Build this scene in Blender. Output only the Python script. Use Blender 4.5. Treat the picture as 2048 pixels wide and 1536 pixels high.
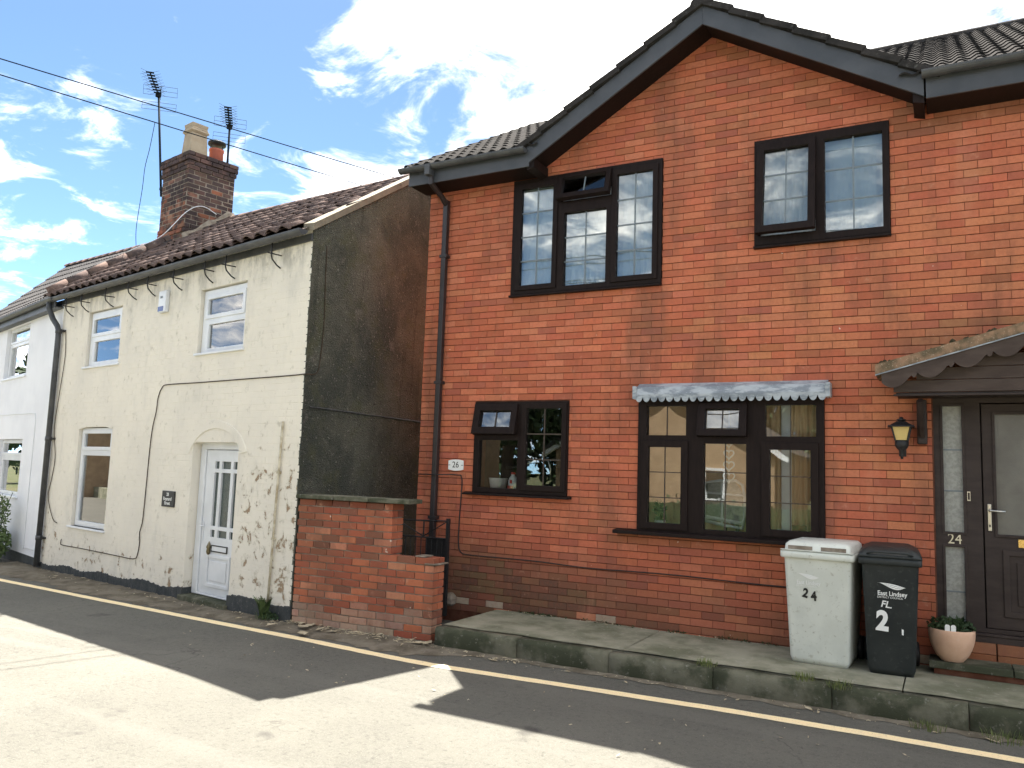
import bpy, math, random
from mathutils import Vector, Matrix
random.seed(7)
R = math.radians
for o in list(bpy.data.objects): bpy.data.objects.remove(o)
sc = bpy.context.scene
COL = sc.collection

# ------------------------------------------------------------------ camera
def camera_matrix(pitch, roll, yaw):
    f = Vector((-math.sin(yaw)*math.cos(pitch), math.cos(yaw)*math.cos(pitch), math.sin(pitch)))
    rt = Vector((math.cos(yaw), math.sin(yaw), 0)); up = rt.cross(f)
    c, s = math.cos(roll), math.sin(roll)
    r2 = c*rt + s*up; u2 = -s*rt + c*up
    m = Matrix((r2, u2, -f)).transposed().to_4x4()
    m.translation = (0, 0, 1.75)
    return m
cam = bpy.data.objects.new('camera', bpy.data.cameras.new('camera'))
COL.objects.link(cam); sc.camera = cam
cam.data.sensor_width = 36; cam.data.lens = 28.06; cam.data.clip_start = .05; cam.data.clip_end = 2000
cam.matrix_world = camera_matrix(R(6.168), R(1.939), R(28.637))
sc.render.resolution_x = 1024; sc.render.resolution_y = 768

# ------------------------------------------------------------------ sky, sun, exposure
SUN = Vector((-2.21, 2.39, 5.14)).normalized()          # towards the sun
w = bpy.data.worlds.new('World'); sc.world = w; w.use_nodes = True
def node(nt, kind, ins=None, **kw):
    n = nt.nodes.new(kind)
    for k, v in kw.items(): setattr(n, k, v)
    for k, v in (ins or {}).items():
        if isinstance(v, bpy.types.NodeSocket): nt.links.new(v, n.inputs[k])
        else: n.inputs[k].default_value = v
    return n
def math_n(nt, op, a, b=0.0, clamp=False):
    n = node(nt, 'ShaderNodeMath', {0: a, 1: b}, operation=op); n.use_clamp = clamp
    return n.outputs[0]
def rng(nt, v, a, b, c=0.0, d=1.0, smooth=True):
    n = node(nt, 'ShaderNodeMapRange', {'Value': v, 'From Min': a, 'From Max': b, 'To Min': c, 'To Max': d})
    n.interpolation_type = 'SMOOTHSTEP' if smooth else 'LINEAR'
    return n.outputs[0]
def mixc(nt, f, a, b, blend='MIX'):
    n = node(nt, 'ShaderNodeMix', data_type='RGBA', blend_type=blend)
    for k, v in ((0, f), (6, a), (7, b)):
        if isinstance(v, bpy.types.NodeSocket): nt.links.new(v, n.inputs[k])
        else: n.inputs[k].default_value = v if k == 0 else (*v[:3], 1)
    return n.outputs[2]
def noise(nt, vec, scale, detail=4.0, rough=.55, dist=0.0):
    n = node(nt, 'ShaderNodeTexNoise', {'Scale': scale, 'Detail': detail, 'Roughness': rough, 'Distortion': dist})
    if vec is not None: nt.links.new(vec, n.inputs['Vector'])
    return n.outputs[0]
wt = w.node_tree
sky = node(wt, 'ShaderNodeTexSky', sky_type='NISHITA', sun_disc=False)
sky.sun_elevation = math.asin(SUN.z); sky.sun_rotation = math.atan2(SUN.x, SUN.y)
sky.altitude = 0; sky.air_density = .195; sky.dust_density = 0.06; sky.ozone_density = .5
tc = node(wt, 'ShaderNodeTexCoord'); dirv = tc.outputs['Generated']
sep = node(wt, 'ShaderNodeSeparateXYZ', {0: dirv})
den = math_n(wt, 'ADD', math_n(wt, 'ABSOLUTE', sep.outputs[2]), .16)
px = math_n(wt, 'DIVIDE', sep.outputs[0], den); py = math_n(wt, 'DIVIDE', sep.outputs[1], den)
flat = node(wt, 'ShaderNodeCombineXYZ', {0: px, 1: py, 2: 8.1}).outputs[0]
big = noise(wt, flat, 1.05, 2, .5, .2)
fine = noise(wt, flat, 4.4, 10, .64, .45)
def blob(d, lo, hi):                                     # 1 around a direction of the sky
    v = node(wt, 'ShaderNodeVectorMath', {0: dirv, 1: tuple(Vector(d).normalized())}, operation='DOT_PRODUCT').outputs['Value']
    return rng(wt, v, lo, hi)
cov = math_n(wt, 'ADD', math_n(wt, 'MULTIPLY', big, .55), math_n(wt, 'MULTIPLY', fine, .75))
cov = math_n(wt, 'ADD', cov, math_n(wt, 'MULTIPLY', blob((-.34, .93, .46), .88, 1.0), .23))
cov = math_n(wt, 'ADD', cov, math_n(wt, 'MULTIPLY', blob((-1.0, .60, .25), .92, .995), .11))
cov = math_n(wt, 'SUBTRACT', cov, math_n(wt, 'MULTIPLY', blob((-.80, .68, .50), .87, .99), .22))
mask = rng(wt, cov, .585, .85)
shade = rng(wt, fine, .3, .7, .75, 1.0)
tintn = node(wt, 'ShaderNodeMix', data_type='RGBA', blend_type='MULTIPLY'); tintn.inputs[0].default_value = 1; wt.links.new(sky.outputs[0], tintn.inputs[6]); tintn.inputs[7].default_value = (.90, 1.03, .93, 1)
ccol = node(wt, 'ShaderNodeMix', data_type='RGBA', blend_type='MULTIPLY')
ccol.inputs[0].default_value = 1; ccol.inputs[6].default_value = (8.4, 8.0, 7.35, 1); wt.links.new(shade, ccol.inputs[7])
skyc = mixc(wt, mask, tintn.outputs[2], ccol.outputs[2])
bg = wt.nodes['Background']; wt.links.new(skyc, bg.inputs[0]); bg.inputs[1].default_value = .05
sl = bpy.data.lights.new('sun', 'SUN'); sl.energy = 2.0; sl.angle = R(.53); sl.color = (1, .95, .86)
so = bpy.data.objects.new('sun', sl); COL.objects.link(so)
so.rotation_euler = SUN.to_track_quat('Z', 'Y').to_euler(); so.location = SUN*60
vs = sc.view_settings; vs.view_transform = 'Standard'; vs.look = 'None'; vs.gamma = 1; vs.use_curve_mapping = False
vs.exposure = 3.72

# ------------------------------------------------------------------ mesh helpers
class MB:
    def __init__(s): s.v = []; s.f = []; s.c = []
    def vert(s, p): s.v.append(tuple(p)); return len(s.v)-1
    def face(s, pts): n = len(s.v); s.v.extend(tuple(p) for p in pts); s.f.append(tuple(range(n, n+len(pts)))); return s
    def box(s, x0, x1, y0, y1, z0, z1):
        n = len(s.v)
        s.v += [(x0,y0,z0),(x1,y0,z0),(x1,y1,z0),(x0,y1,z0),(x0,y0,z1),(x1,y0,z1),(x1,y1,z1),(x0,y1,z1)]
        s.f += [tuple(n+i for i in q) for q in ((0,3,2,1),(4,5,6,7),(0,1,5,4),(1,2,6,5),(2,3,7,6),(3,0,4,7))]
        return s
    def prism(s, poly, y0, y1):                          # polygon of (x, z), counter-clockwise seen from the street
        n = len(s.v); k = len(poly)
        s.v += [(x, y0, z) for x, z in poly] + [(x, y1, z) for x, z in poly]
        s.f.append(tuple(n+i for i in range(k))); s.f.append(tuple(n+k+i for i in reversed(range(k))))
        for i in range(k):
            j = (i+1) % k; s.f.append((n+j, n+i, n+k+i, n+k+j))
        return s
    def tube(s, pts, r, n=8, caps=True):
        pts = [Vector(p) for p in pts]; rings = []
        up = Vector((0, 0, 1)); prev = None
        for i, p in enumerate(pts):
            d = (pts[min(i+1, len(pts)-1)] - pts[max(i-1, 0)]).normalized()
            if prev is None:
                a = d.cross(up) if abs(d.z) < .9 else d.cross(Vector((0, 1, 0)))
            else: a = prev - d*prev.dot(d)
            a.normalize(); prev = a; b = d.cross(a)
            rr = r[i] if isinstance(r, (list, tuple)) else r
            base = len(s.v)
            s.v += [tuple(p + (a*math.cos(t)+b*math.sin(t))*rr) for t in (2*math.pi*k/n for k in range(n))]
            rings.append(base)
        for q0, q1 in zip(rings, rings[1:]):
            for k in range(n):
                l = (k+1) % n; s.f.append((q0+k, q0+l, q1+l, q1+k))
        if caps:
            s.f.append(tuple(reversed(range(rings[0], rings[0]+n)))); s.f.append(tuple(range(rings[-1], rings[-1]+n)))
        return s
    def lathe(s, prof, n=24, c=(0, 0)):
        rings = []
        for r, z in prof:
            rings.append(len(s.v)); s.v += [(c[0]+r*math.cos(2*math.pi*k/n), c[1]+r*math.sin(2*math.pi*k/n), z) for k in range(n)]
        for q0, q1 in zip(rings, rings[1:]):
            for k in range(n):
                l = (k+1) % n; s.f.append((q0+k, q0+l, q1+l, q1+k))
        s.f.append(tuple(reversed(range(rings[0], rings[0]+n)))); s.f.append(tuple(range(rings[-1], rings[-1]+n)))
        return s
    def holed(s, x0, x1, z0, z1, holes, y0, y1):         # slab with rectangular holes, shared vertices
        xs = sorted({x0, x1, *[h[0] for h in holes], *[h[1] for h in holes]}); zs = sorted({z0, z1, *[h[2] for h in holes], *[h[3] for h in holes]})
        xs = [x for x in xs if x0-1e-6 <= x <= x1+1e-6]; zs = [z for z in zs if z0-1e-6 <= z <= z1+1e-6]
        solid = lambda i, j: 0 <= i < len(xs)-1 and 0 <= j < len(zs)-1 and not any(h[0] < (xs[i]+xs[i+1])/2 < h[1] and h[2] < (zs[j]+zs[j+1])/2 < h[3] for h in holes)
        idx = {}
        def V(i, j, k):
            if (i, j, k) not in idx: idx[i, j, k] = s.vert((xs[i], (y0, y1)[k], zs[j]))
            return idx[i, j, k]
        for i in range(len(xs)-1):
            for j in range(len(zs)-1):
                if not solid(i, j): continue
                s.f.append((V(i,j,0), V(i+1,j,0), V(i+1,j+1,0), V(i,j+1,0))); s.f.append((V(i,j,1), V(i,j+1,1), V(i+1,j+1,1), V(i+1,j,1)))
                if not solid(i-1, j): s.f.append((V(i,j,0), V(i,j+1,0), V(i,j+1,1), V(i,j,1)))
                if not solid(i+1, j): s.f.append((V(i+1,j,0), V(i+1,j,1), V(i+1,j+1,1), V(i+1,j+1,0)))
                if not solid(i, j-1): s.f.append((V(i,j,0), V(i,j,1), V(i+1,j,1), V(i+1,j,0)))
                if not solid(i, j+1): s.f.append((V(i,j+1,0), V(i+1,j+1,0), V(i+1,j+1,1), V(i,j+1,1)))
        return s
    def xf(s, m, start=0):
        for i in range(start, len(s.v)): s.v[i] = tuple(m @ Vector(s.v[i]))
        return s
    def mesh(s, name, smooth=False):
        me = bpy.data.meshes.new(name); me.from_pydata(s.v, [], s.f); me.update()
        if smooth: me.polygons.foreach_set('use_smooth', [True]*len(me.polygons))
        if s.c:                                          # one colour for each face
            at = me.color_attributes.new('tint', 'FLOAT_COLOR', 'CORNER'); i = 0
            for p, c in zip(me.polygons, s.c):
                for _ in range(p.loop_total): at.data[i].color = (*c, 1); i += 1
        return me
    def build(s, name, m, parent=None, smooth=False, bevel=0, loc=None, rot=None):
        return put(name, s.mesh(name, smooth), m, parent, bevel, loc, rot)
def put(name, me, m, parent=None, bevel=0, loc=None, rot=None):
    o = bpy.data.objects.new(name, me); COL.objects.link(o)
    if m is not None and not me.materials: me.materials.append(m)
    if parent is not None: o.parent = parent
    if loc is not None: o.location = loc
    if rot is not None: o.rotation_euler = rot
    if bevel:
        b = o.modifiers.new('bevel', 'BEVEL'); b.width = bevel; b.segments = 2; b.limit_method = 'ANGLE'; b.angle_limit = R(40)
    return o
def thing(name, label, cat, loc=(0, 0, 0), rz=0.0, group=None):
    o = bpy.data.objects.new(name, None); COL.objects.link(o); o.location = loc; o.rotation_euler = (0, 0, rz)
    o.empty_display_size = .1
    return tag(o, label, cat, group)
def tag(o, label, cat, group=None):
    o['label'] = label; o['category'] = cat
    if group: o['group'] = group
    return o
def struct(o): o['kind'] = 'structure'; return o
def stuff(o): o['kind'] = 'stuff'; return o
def clone(o, parent=None):
    c = o.copy(); COL.objects.link(c); c.parent = parent
    for ch in list(o.children): clone(ch, c)
    return c
def text(name, s, size, m, parent, loc, rot=(R(90), 0, 0), bold=0.0, shear=0.0, spacing=1.0, sx=1.0, align='CENTER'):
    cu = bpy.data.curves.new(name, 'FONT'); cu.body = s; cu.size = size; cu.extrude = .0006; cu.offset = bold; cu.shear = shear
    cu.align_x = align; cu.align_y = 'CENTER'; cu.space_character = spacing; cu.resolution_u = 4
    t = bpy.data.objects.new('tmp', cu); COL.objects.link(t)
    me = bpy.data.meshes.new_from_object(t.evaluated_get(bpy.context.evaluated_depsgraph_get())); bpy.data.objects.remove(t)
    me.name = name
    o = put(name, me, m, parent, loc=loc, rot=rot); o.scale = (sx, 1, 1)
    return o

# ------------------------------------------------------------------ materials
def newmat(name, col=(.5, .5, .5), rough=.6, spec=.5, metal=0.0):
    m = bpy.data.materials.new(name); m.use_nodes = True; nt = m.node_tree; b = nt.nodes['Principled BSDF']
    b.inputs['Base Color'].default_value = (*col, 1); b.inputs['Roughness'].default_value = rough
    b.inputs['Specular IOR Level'].default_value = spec; b.inputs['Metallic'].default_value = metal
    return m, nt, b
def pos(nt): return node(nt, 'ShaderNodeNewGeometry').outputs['Position']
def scaled(nt, v, s): return node(nt, 'ShaderNodeVectorMath', {0: v, 1: s}, operation='MULTIPLY').outputs[0]
def bump(nt, b, h, strength=.5, dist=.01):
    n = node(nt, 'ShaderNodeBump', {'Height': h, 'Strength': strength, 'Distance': dist}); nt.links.new(n.outputs[0], b.inputs['Normal'])
def mottled(name, c1, c2, scale=4.0, rough=.7, spec=.4, bs=None, bd=.004, c3=None, lo=.35, hi=.65, stretch=None, metal=0.0):
    m, nt, b = newmat(name, c1, rough, spec, metal); p = pos(nt)
    if stretch: p = scaled(nt, p, stretch)
    col = mixc(nt, rng(nt, noise(nt, p, scale, 6, .6), lo, hi), c1, c2)
    if c3: col = mixc(nt, rng(nt, noise(nt, p, scale*7, 4, .7), .56, .74), col, c3)
    nt.links.new(col, b.inputs['Base Color'])
    if bs: bump(nt, b, noise(nt, p, bs, 4, .7), .6, bd)
    return m
MAT = {}
def brick_material(name, by_object):
    m, nt, b = newmat(name, rough=.9, spec=.2); p = pos(nt)
    tint = node(nt, 'ShaderNodeObjectInfo').outputs['Color'] if by_object else node(nt, 'ShaderNodeVertexColor', layer_name='tint').outputs[0]
    n1 = noise(nt, p, 26, 5, .7); n2 = noise(nt, p, 85, 4, .8); n3 = noise(nt, p, 2.3, 5, .62)
    col = mixc(nt, rng(nt, n1, .35, .8, 0, .40), tint, (.27, .080, .045), 'MIX')
    col = mixc(nt, rng(nt, n2, .58, .76, 0, .42), col, (.60, .28, .17))
    col = mixc(nt, rng(nt, n2, .24, .40, .50, 0), col, (.13, .040, .025))
    col = mixc(nt, rng(nt, n3, .58, .78, 0, .22), col, (.19, .095, .05))
    runs = noise(nt, scaled(nt, p, (1, 1, .22)), 2.1, 6, .66)
    col = mixc(nt, rng(nt, runs, .48, .70, 0, .58), col, (.185, .088, .056)); col = mixc(nt, rng(nt, runs, .26, .42, .26, 0), col, (.58, .27, .16))
    col = mixc(nt, rng(nt, noise(nt, p, 9, 6, .7), .58, .72, 0, .45), col, (.54, .29, .19))
    col = mixc(nt, rng(nt, noise(nt, p, 5.5, 7, .72), .28, .44, .5, 0), col, (.21, .09, .055))
    col = mixc(nt, rng(nt, noise(nt, p, 19, 2, .5), .755, .785, 0, .85), col, (.68, .60, .50))
    nt.links.new(col, b.inputs['Base Color']); bump(nt, b, math_n(nt, 'ADD', n1, math_n(nt, 'MULTIPLY', n2, .7)), .7, .003)
    return m
MAT['brick_one'] = brick_material('brick_single', True)
MAT['brick_many'] = brick_material('brick_joined', False)
MAT['mortar'] = mottled('mortar', (.105, .042, .026), (.15, .068, .044), 9, .95, .1, 90)
MAT['mortar_pale'] = mottled('mortar_pale', (.30, .26, .21), (.16, .13, .10), 6, .95, .1, 90)
MAT['brown'] = mottled('brown_upvc', (.0125, .0082, .0074), (.018, .0115, .010), 40, .55, .12, None, stretch=(1, 1, .15))
MAT['brown_wood'] = mottled('brown_wood', (.029, .019, .016), (.043, .030, .025), 14, .6, .35, 120, .002, stretch=(.3, 1, 1))
MAT['porch_wood'] = mottled('porch_wood', (.052, .036, .029), (.075, .054, .044), 14, .7, .3, 90, .003, stretch=(.3, 1, 1))
MAT['porch_tile'] = mottled('mossy_porch_tile', (.30, .19, .12), (.12, .095, .06), 9, .9, .1, 50, .012, c3=(.46, .36, .27))
MAT['fascia'] = mottled('grey_fascia', (.050, .055, .063), (.068, .072, .080), 2.5, .5, .4, None)
MAT['gutter'] = mottled('gutter_plastic', (.040, .043, .048), (.07, .072, .074), 5, .5, .5, None)
MAT['pipe'] = mottled('brown_pipe', (.020, .016, .016), (.030, .024, .024), 3, .45, .5, None)
MAT['white'] = mottled('white_upvc', (.74, .76, .78), (.66, .68, .70), 3, .35, .5, None)
MAT['black'] = mottled('black_iron', (.012, .012, .013), (.022, .021, .021), 30, .5, .4, 60)
MAT['metal'] = newmat('aluminium', (.55, .56, .58), .35, .5, .9)[0]
MAT['chrome'] = newmat('satin_chrome', (.62, .60, .56), .28, .5, 1.0)[0]
MAT['gold'] = newmat('polished_brass', (.75, .52, .20), .25, .5, 1.0)[0]
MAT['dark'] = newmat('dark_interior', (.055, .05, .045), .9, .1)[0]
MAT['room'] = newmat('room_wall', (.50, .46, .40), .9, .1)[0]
MAT['tan'] = mottled('tan_plaster', (.78, .54, .33), (.68, .45, .26), 3, .9, .1, None)
MAT['lead'] = mottled('lead_sheet', (.20, .23, .26), (.40, .44, .47), 7.5, .55, .4, 60, .003, c3=(.52, .55, .57), stretch=(.6, 1, 1.8), lo=.42, hi=.58)
MAT['text_white'] = newmat('white_print', (.82, .83, .80), .5)[0]
MAT['text_black'] = newmat('black_print', (.012, .012, .012), .5)[0]
MAT['glaze_bar'] = newmat('grey_glazing_bar', (.16, .19, .21), .5)[0]
MAT['leadline'] = newmat('brown_glazing_bar', (.045, .03, .02), .5)[0]
def glass_material(name, boost, tint=(1, 1, 1)):
    m = bpy.data.materials.new(name); m.use_nodes = True; nt = m.node_tree; nt.nodes.remove(nt.nodes['Principled BSDF'])
    fr = node(nt, 'ShaderNodeFresnel', {'IOR': 1.5}).outputs[0]
    fac = math_n(nt, 'MULTIPLY', fr, boost, True)
    wob = noise(nt, pos(nt), 2.2, 1, .4)
    bn = node(nt, 'ShaderNodeBump', {'Height': wob, 'Strength': .06, 'Distance': .02})
    gl = node(nt, 'ShaderNodeBsdfGlossy', {'Roughness': .0, 'Color': (1, 1, 1, 1), 'Normal': bn.outputs[0]}); tr = node(nt, 'ShaderNodeBsdfTransparent', {'Color': (*tint, 1)})
    mx = node(nt, 'ShaderNodeMixShader', {0: fac, 1: tr.outputs[0], 2: gl.outputs[0]})
    nt.links.new(mx.outputs[0], nt.nodes['Material Output'].inputs[0])
    return m
MAT['glass'] = glass_material('window_glass', 2.6, (.88, .92, .92))
MAT['glass_dark'] = glass_material('old_window_glass', 2.0, (.8, .84, .84))
MAT['glass_low'] = glass_material('ground_floor_glass', 2.2, (.93, .95, .94))
MAT['frost'] = mottled('obscured_glass', (.34, .345, .315), (.25, .255, .23), 30, .28, .6, 55, .006)
MAT['door_glass'] = mottled('brown_obscured_glass', (.15, .145, .125), (.11, .105, .09), 3, .30, .6, 70, .003)
def fabric(name, c, trans=.5):
    m, nt, b = newmat(name, c, .9, .1)
    tl = node(nt, 'ShaderNodeBsdfTranslucent', {'Color': (*c, 1)})
    mx = node(nt, 'ShaderNodeMixShader', {0: trans, 1: b.outputs[0], 2: tl.outputs[0]}); nt.links.new(mx.outputs[0], nt.nodes['Material Output'].inputs[0])
    return m
MAT['net'] = fabric('white_net', (.90, .92, .93), .30)
MAT['curtain_tan'] = fabric('tan_curtain', (.80, .58, .36), .3)
# cottage paint with flaked patches and grey weathering
def paint_material():
    m, nt, b = newmat('cream_masonry_paint', rough=.75, spec=.25); p = pos(nt)
    ob = node(nt, 'ShaderNodeTexCoord').outputs['Object']
    s = node(nt, 'ShaderNodeSeparateXYZ', {0: ob})
    col = mixc(nt, rng(nt, noise(nt, p, 1.3, 5, .6), .35, .7), (.79, .74, .635), (.73, .685, .595))
    col = mixc(nt, rng(nt, noise(nt, scaled(nt, p, (1, 1, .35)), 2.6, 7, .68), .54, .76, 0, .42), col, (.48, .465, .41))
    col = mixc(nt, rng(nt, noise(nt, p, 7, 6, .7), .57, .72, 0, .55), col, (.40, .365, .28))
    col = mixc(nt, math_n(nt, 'MULTIPLY', rng(nt, s.outputs[2], 3.7, 4.4), rng(nt, noise(nt, scaled(nt, p, (1, 1, .4)), 5, 6, .7), .42, .66, 0, .8)), col, (.27, .26, .225))
    # flakes: more of them right of the door and low down at the left end, where the paint has failed
    right = math_n(nt, 'MULTIPLY', rng(nt, s.outputs[0], -1.5, -.9), rng(nt, s.outputs[2], 2.5, 1.5))
    left = math_n(nt, 'MULTIPLY', rng(nt, s.outputs[0], -6.0, -6.7), rng(nt, s.outputs[2], 1.1, .4))
    low = math_n(nt, 'MULTIPLY', rng(nt, s.outputs[2], .75, .15), .85)
    zone = math_n(nt, 'MAXIMUM', math_n(nt, 'MAXIMUM', right, left), low)
    fl = math_n(nt, 'ADD', noise(nt, p, 6.5, 8, .66, .4), math_n(nt, 'MULTIPLY', zone, .148))
    peel = rng(nt, fl, .725, .742)
    under = mixc(nt, noise(nt, p, 30, 3), (.30, .17, .09), (.36, .31, .22))
    rim = rng(nt, fl, .66, .73, 0, .5)
    col = mixc(nt, rim, col, (.44, .40, .30)); col = mixc(nt, peel, col, under)
    nt.links.new(col, b.inputs['Base Color'])
    h = math_n(nt, 'SUBTRACT', math_n(nt, 'MULTIPLY', noise(nt, p, 38, 5, .65), .7), math_n(nt, 'MULTIPLY', peel, 1.2))
    bump(nt, b, h, .55, .008)
    return m
MAT['cream'] = paint_material()
MAT['white_wall'] = mottled('white_render', (.84, .85, .875), (.78, .79, .82), 1.4, .8, .2, 26, .006)
MAT['tar'] = mottled('black_plinth_paint', (.030, .036, .040), (.055, .060, .060), 5, .7, .3, 25, .008, c3=(.16, .155, .14))
def roughcast():
    m, nt, b = newmat('dark_pebbledash', rough=.95, spec=.1); p = pos(nt)
    patch = noise(nt, p, .95, 6, .66, .5); runs = noise(nt, scaled(nt, p, (2.2, 2.2, .30)), 1.3, 6, .7, .6)
    col = mixc(nt, rng(nt, patch, .36, .64), (.058, .064, .054), (.122, .124, .098))
    col = mixc(nt, rng(nt, runs, .52, .70, 0, .75), col, (.034, .036, .031))
    col = mixc(nt, rng(nt, noise(nt, p, 2.6, 6, .7), .50, .68, 0, .7), col, (.090, .096, .056))
    col = mixc(nt, rng(nt, noise(nt, p, 3.7, 5, .7), .60, .72, 0, .6), col, (.165, .155, .135))
    v = node(nt, 'ShaderNodeTexVoronoi', {'Scale': 55.0, 'Vector': p})
    col = mixc(nt, rng(nt, noise(nt, p, 34, 4, .7), .60, .68, 0, .85), col, (.30, .285, .25)); col = mixc(nt, rng(nt, noise(nt, p, 27, 4, .7), .34, .42, .7, 0), col, (.03, .03, .026))
    nt.links.new(col, b.inputs['Base Color']); bump(nt, b, v.outputs['Distance'], 1.0, .018)
    return m
MAT['dash'] = roughcast()
def tile_material(name, c1, c2, c3, lich):
    m, nt, b = newmat(name, rough=1.0, spec=.03); p = pos(nt)
    rnd = node(nt, 'ShaderNodeObjectInfo').outputs['Random']
    col = mixc(nt, rnd, c1, c2); col = mixc(nt, rng(nt, noise(nt, p, 5, 6, .65), .42, .66), col, c3)
    col = mixc(nt, rng(nt, noise(nt, p, 24, 5, .7), .58, .70, 0, .8), col, lich)
    nt.links.new(col, b.inputs['Base Color']); bump(nt, b, noise(nt, p, 70, 4, .7), .7, .005)
    return m
MAT['pantile'] = tile_material('weathered_pantile', (.170, .120, .102), (.125, .092, .084), (.075, .060, .058), (.33, .29, .255))
MAT['orange_tile'] = tile_material('orange_clay_tile', (.34, .135, .070), (.28, .105, .060), (.20, .105, .070), (.32, .22, .15))
MAT['roof_tile'] = tile_material('grey_concrete_tile', (.115, .110, .110), (.092, .088, .088), (.070, .067, .068), (.17, .165, .155))
MAT['house_tile'] = tile_material('dark_concrete_tile', (.046, .042, .040), (.036, .033, .032), (.026, .025, .024), (.095, .094, .088))
def chimney_brick():
    m, nt, b = newmat('sooty_brick', rough=.95, spec=.1); p = pos(nt)
    col = mixc(nt, rng(nt, noise(nt, p, 3.2, 5, .6), .42, .62), node(nt, 'ShaderNodeObjectInfo').outputs['Color'], (.05, .038, .038))
    col = mixc(nt, rng(nt, noise(nt, p, 30, 4, .7), .6, .74, 0, .5), col, (.26, .20, .16))
    nt.links.new(col, b.inputs['Base Color']); bump(nt, b, noise(nt, p, 60, 4, .7), .8, .006)
    return m
MAT['chimney'] = chimney_brick()
def asphalt():
    m, nt, b = newmat('asphalt', rough=.92, spec=.2); p = pos(nt)
    n1 = noise(nt, p, 75, 4, .8); n0 = noise(nt, p, 22, 5, .75); n2 = noise(nt, p, .7, 5, .65); n3 = noise(nt, p, 1.7, 3, .5)
    col = mixc(nt, rng(nt, n2, .3, .7), (.098, .096, .083), (.140, .135, .115))
    col = mixc(nt, rng(nt, n0, .30, .72, 0, .6), col, (.150, .143, .125)); col = mixc(nt, rng(nt, n0, .30, .46, .55, 0), col, (.055, .053, .048))
    col = mixc(nt, rng(nt, n1, .54, .70, 0, .8), col, (.23, .22, .195)); col = mixc(nt, rng(nt, n1, .26, .42, .8, 0), col, (.035, .034, .032))
    col = mixc(nt, rng(nt, n3, .66, .74, 0, .6), col, (.050, .048, .045))                       # oil and damp blotches
    col = mixc(nt, rng(nt, noise(nt, p, 9, 5, .6), .70, .75, 0, .5), col, (.21, .18, .13))
    track = noise(nt, scaled(nt, p, (.06, 1.0, 1.0)), 2.6, 4, .55)                                # worn wheel tracks along the street
    col = mixc(nt, rng(nt, track, .50, .68, 0, .38), col, (.165, .157, .138))
    v = node(nt, 'ShaderNodeTexVoronoi', {'Scale': .55, 'Vector': node(nt, 'ShaderNodeVectorMath', {0: p, 1: node(nt, 'ShaderNodeTexNoise', {'Scale': 2.4, 'Detail': 5.0, 'Vector': p}).outputs[1]}, operation='ADD').outputs[0]}, feature='DISTANCE_TO_EDGE')
    crack = math_n(nt, 'MULTIPLY', rng(nt, v.outputs['Distance'], .0, .010, .55, 0), rng(nt, n2, .50, .62))
    col = mixc(nt, crack, col, (.045, .042, .037))
    nt.links.new(col, b.inputs['Base Color']); bump(nt, b, math_n(nt, 'ADD', n1, n0), 1.0, .010)
    return m
MAT['asphalt'] = asphalt()
def yellow_paint():
    m, nt, b = newmat('yellow_line_paint', rough=.7, spec=.3); p = pos(nt)
    n1 = noise(nt, p, 90, 4, .7)
    col = mixc(nt, rng(nt, n1, .56, .68), (.95, .77, .46), (.42, .36, .25)); col = mixc(nt, rng(nt, noise(nt, p, 6, 4), .4, .7, 0, .35), col, (.80, .68, .46))
    nt.links.new(col, b.inputs['Base Color']); bump(nt, b, n1, .5, .004)
    return m
MAT['yellow'] = yellow_paint()
MAT['concrete'] = mottled('pavement_concrete', (.30, .29, .22), (.145, .15, .100), 2.2, .9, .2, 80, .004, c3=(.36, .34, .29))
MAT['kerb'] = mottled('mossy_kerb', (.155, .150, .110), (.055, .060, .038), 2.7, .95, .15, 60, .006, c3=(.20, .195, .165), lo=.38, hi=.58)
MAT['soil'] = mottled('gutter_soil', (.115, .098, .072), (.20, .175, .135), 4, .97, .1, 50, .02, c3=(.24, .22, .185))
MAT['earth'] = mottled('earth', (.09, .085, .05), (.06, .075, .03), .3, .95, .1)
MAT['leaf'] = mottled('green_leaf', (.075, .12, .040), (.12, .165, .065), 9, .6, .3)
MAT['leaf_dark'] = mottled('dark_leaf', (.022, .045, .018), (.045, .075, .028), 9, .6, .3)
MAT['grass'] = mottled('grass_blade', (.10, .14, .04), (.17, .19, .07), 12, .7, .2)
MAT['straw'] = mottled('dry_straw', (.50, .44, .32), (.34, .28, .18), 30, .9, .1)
MAT['bark'] = mottled('bark', (.08, .06, .045), (.05, .04, .03), 8, .9, .1, 20, .02)
MAT['moss'] = mottled('roof_moss', (.035, .033, .018), (.09, .075, .045), 30, .95, .1, 40, .02)

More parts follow.
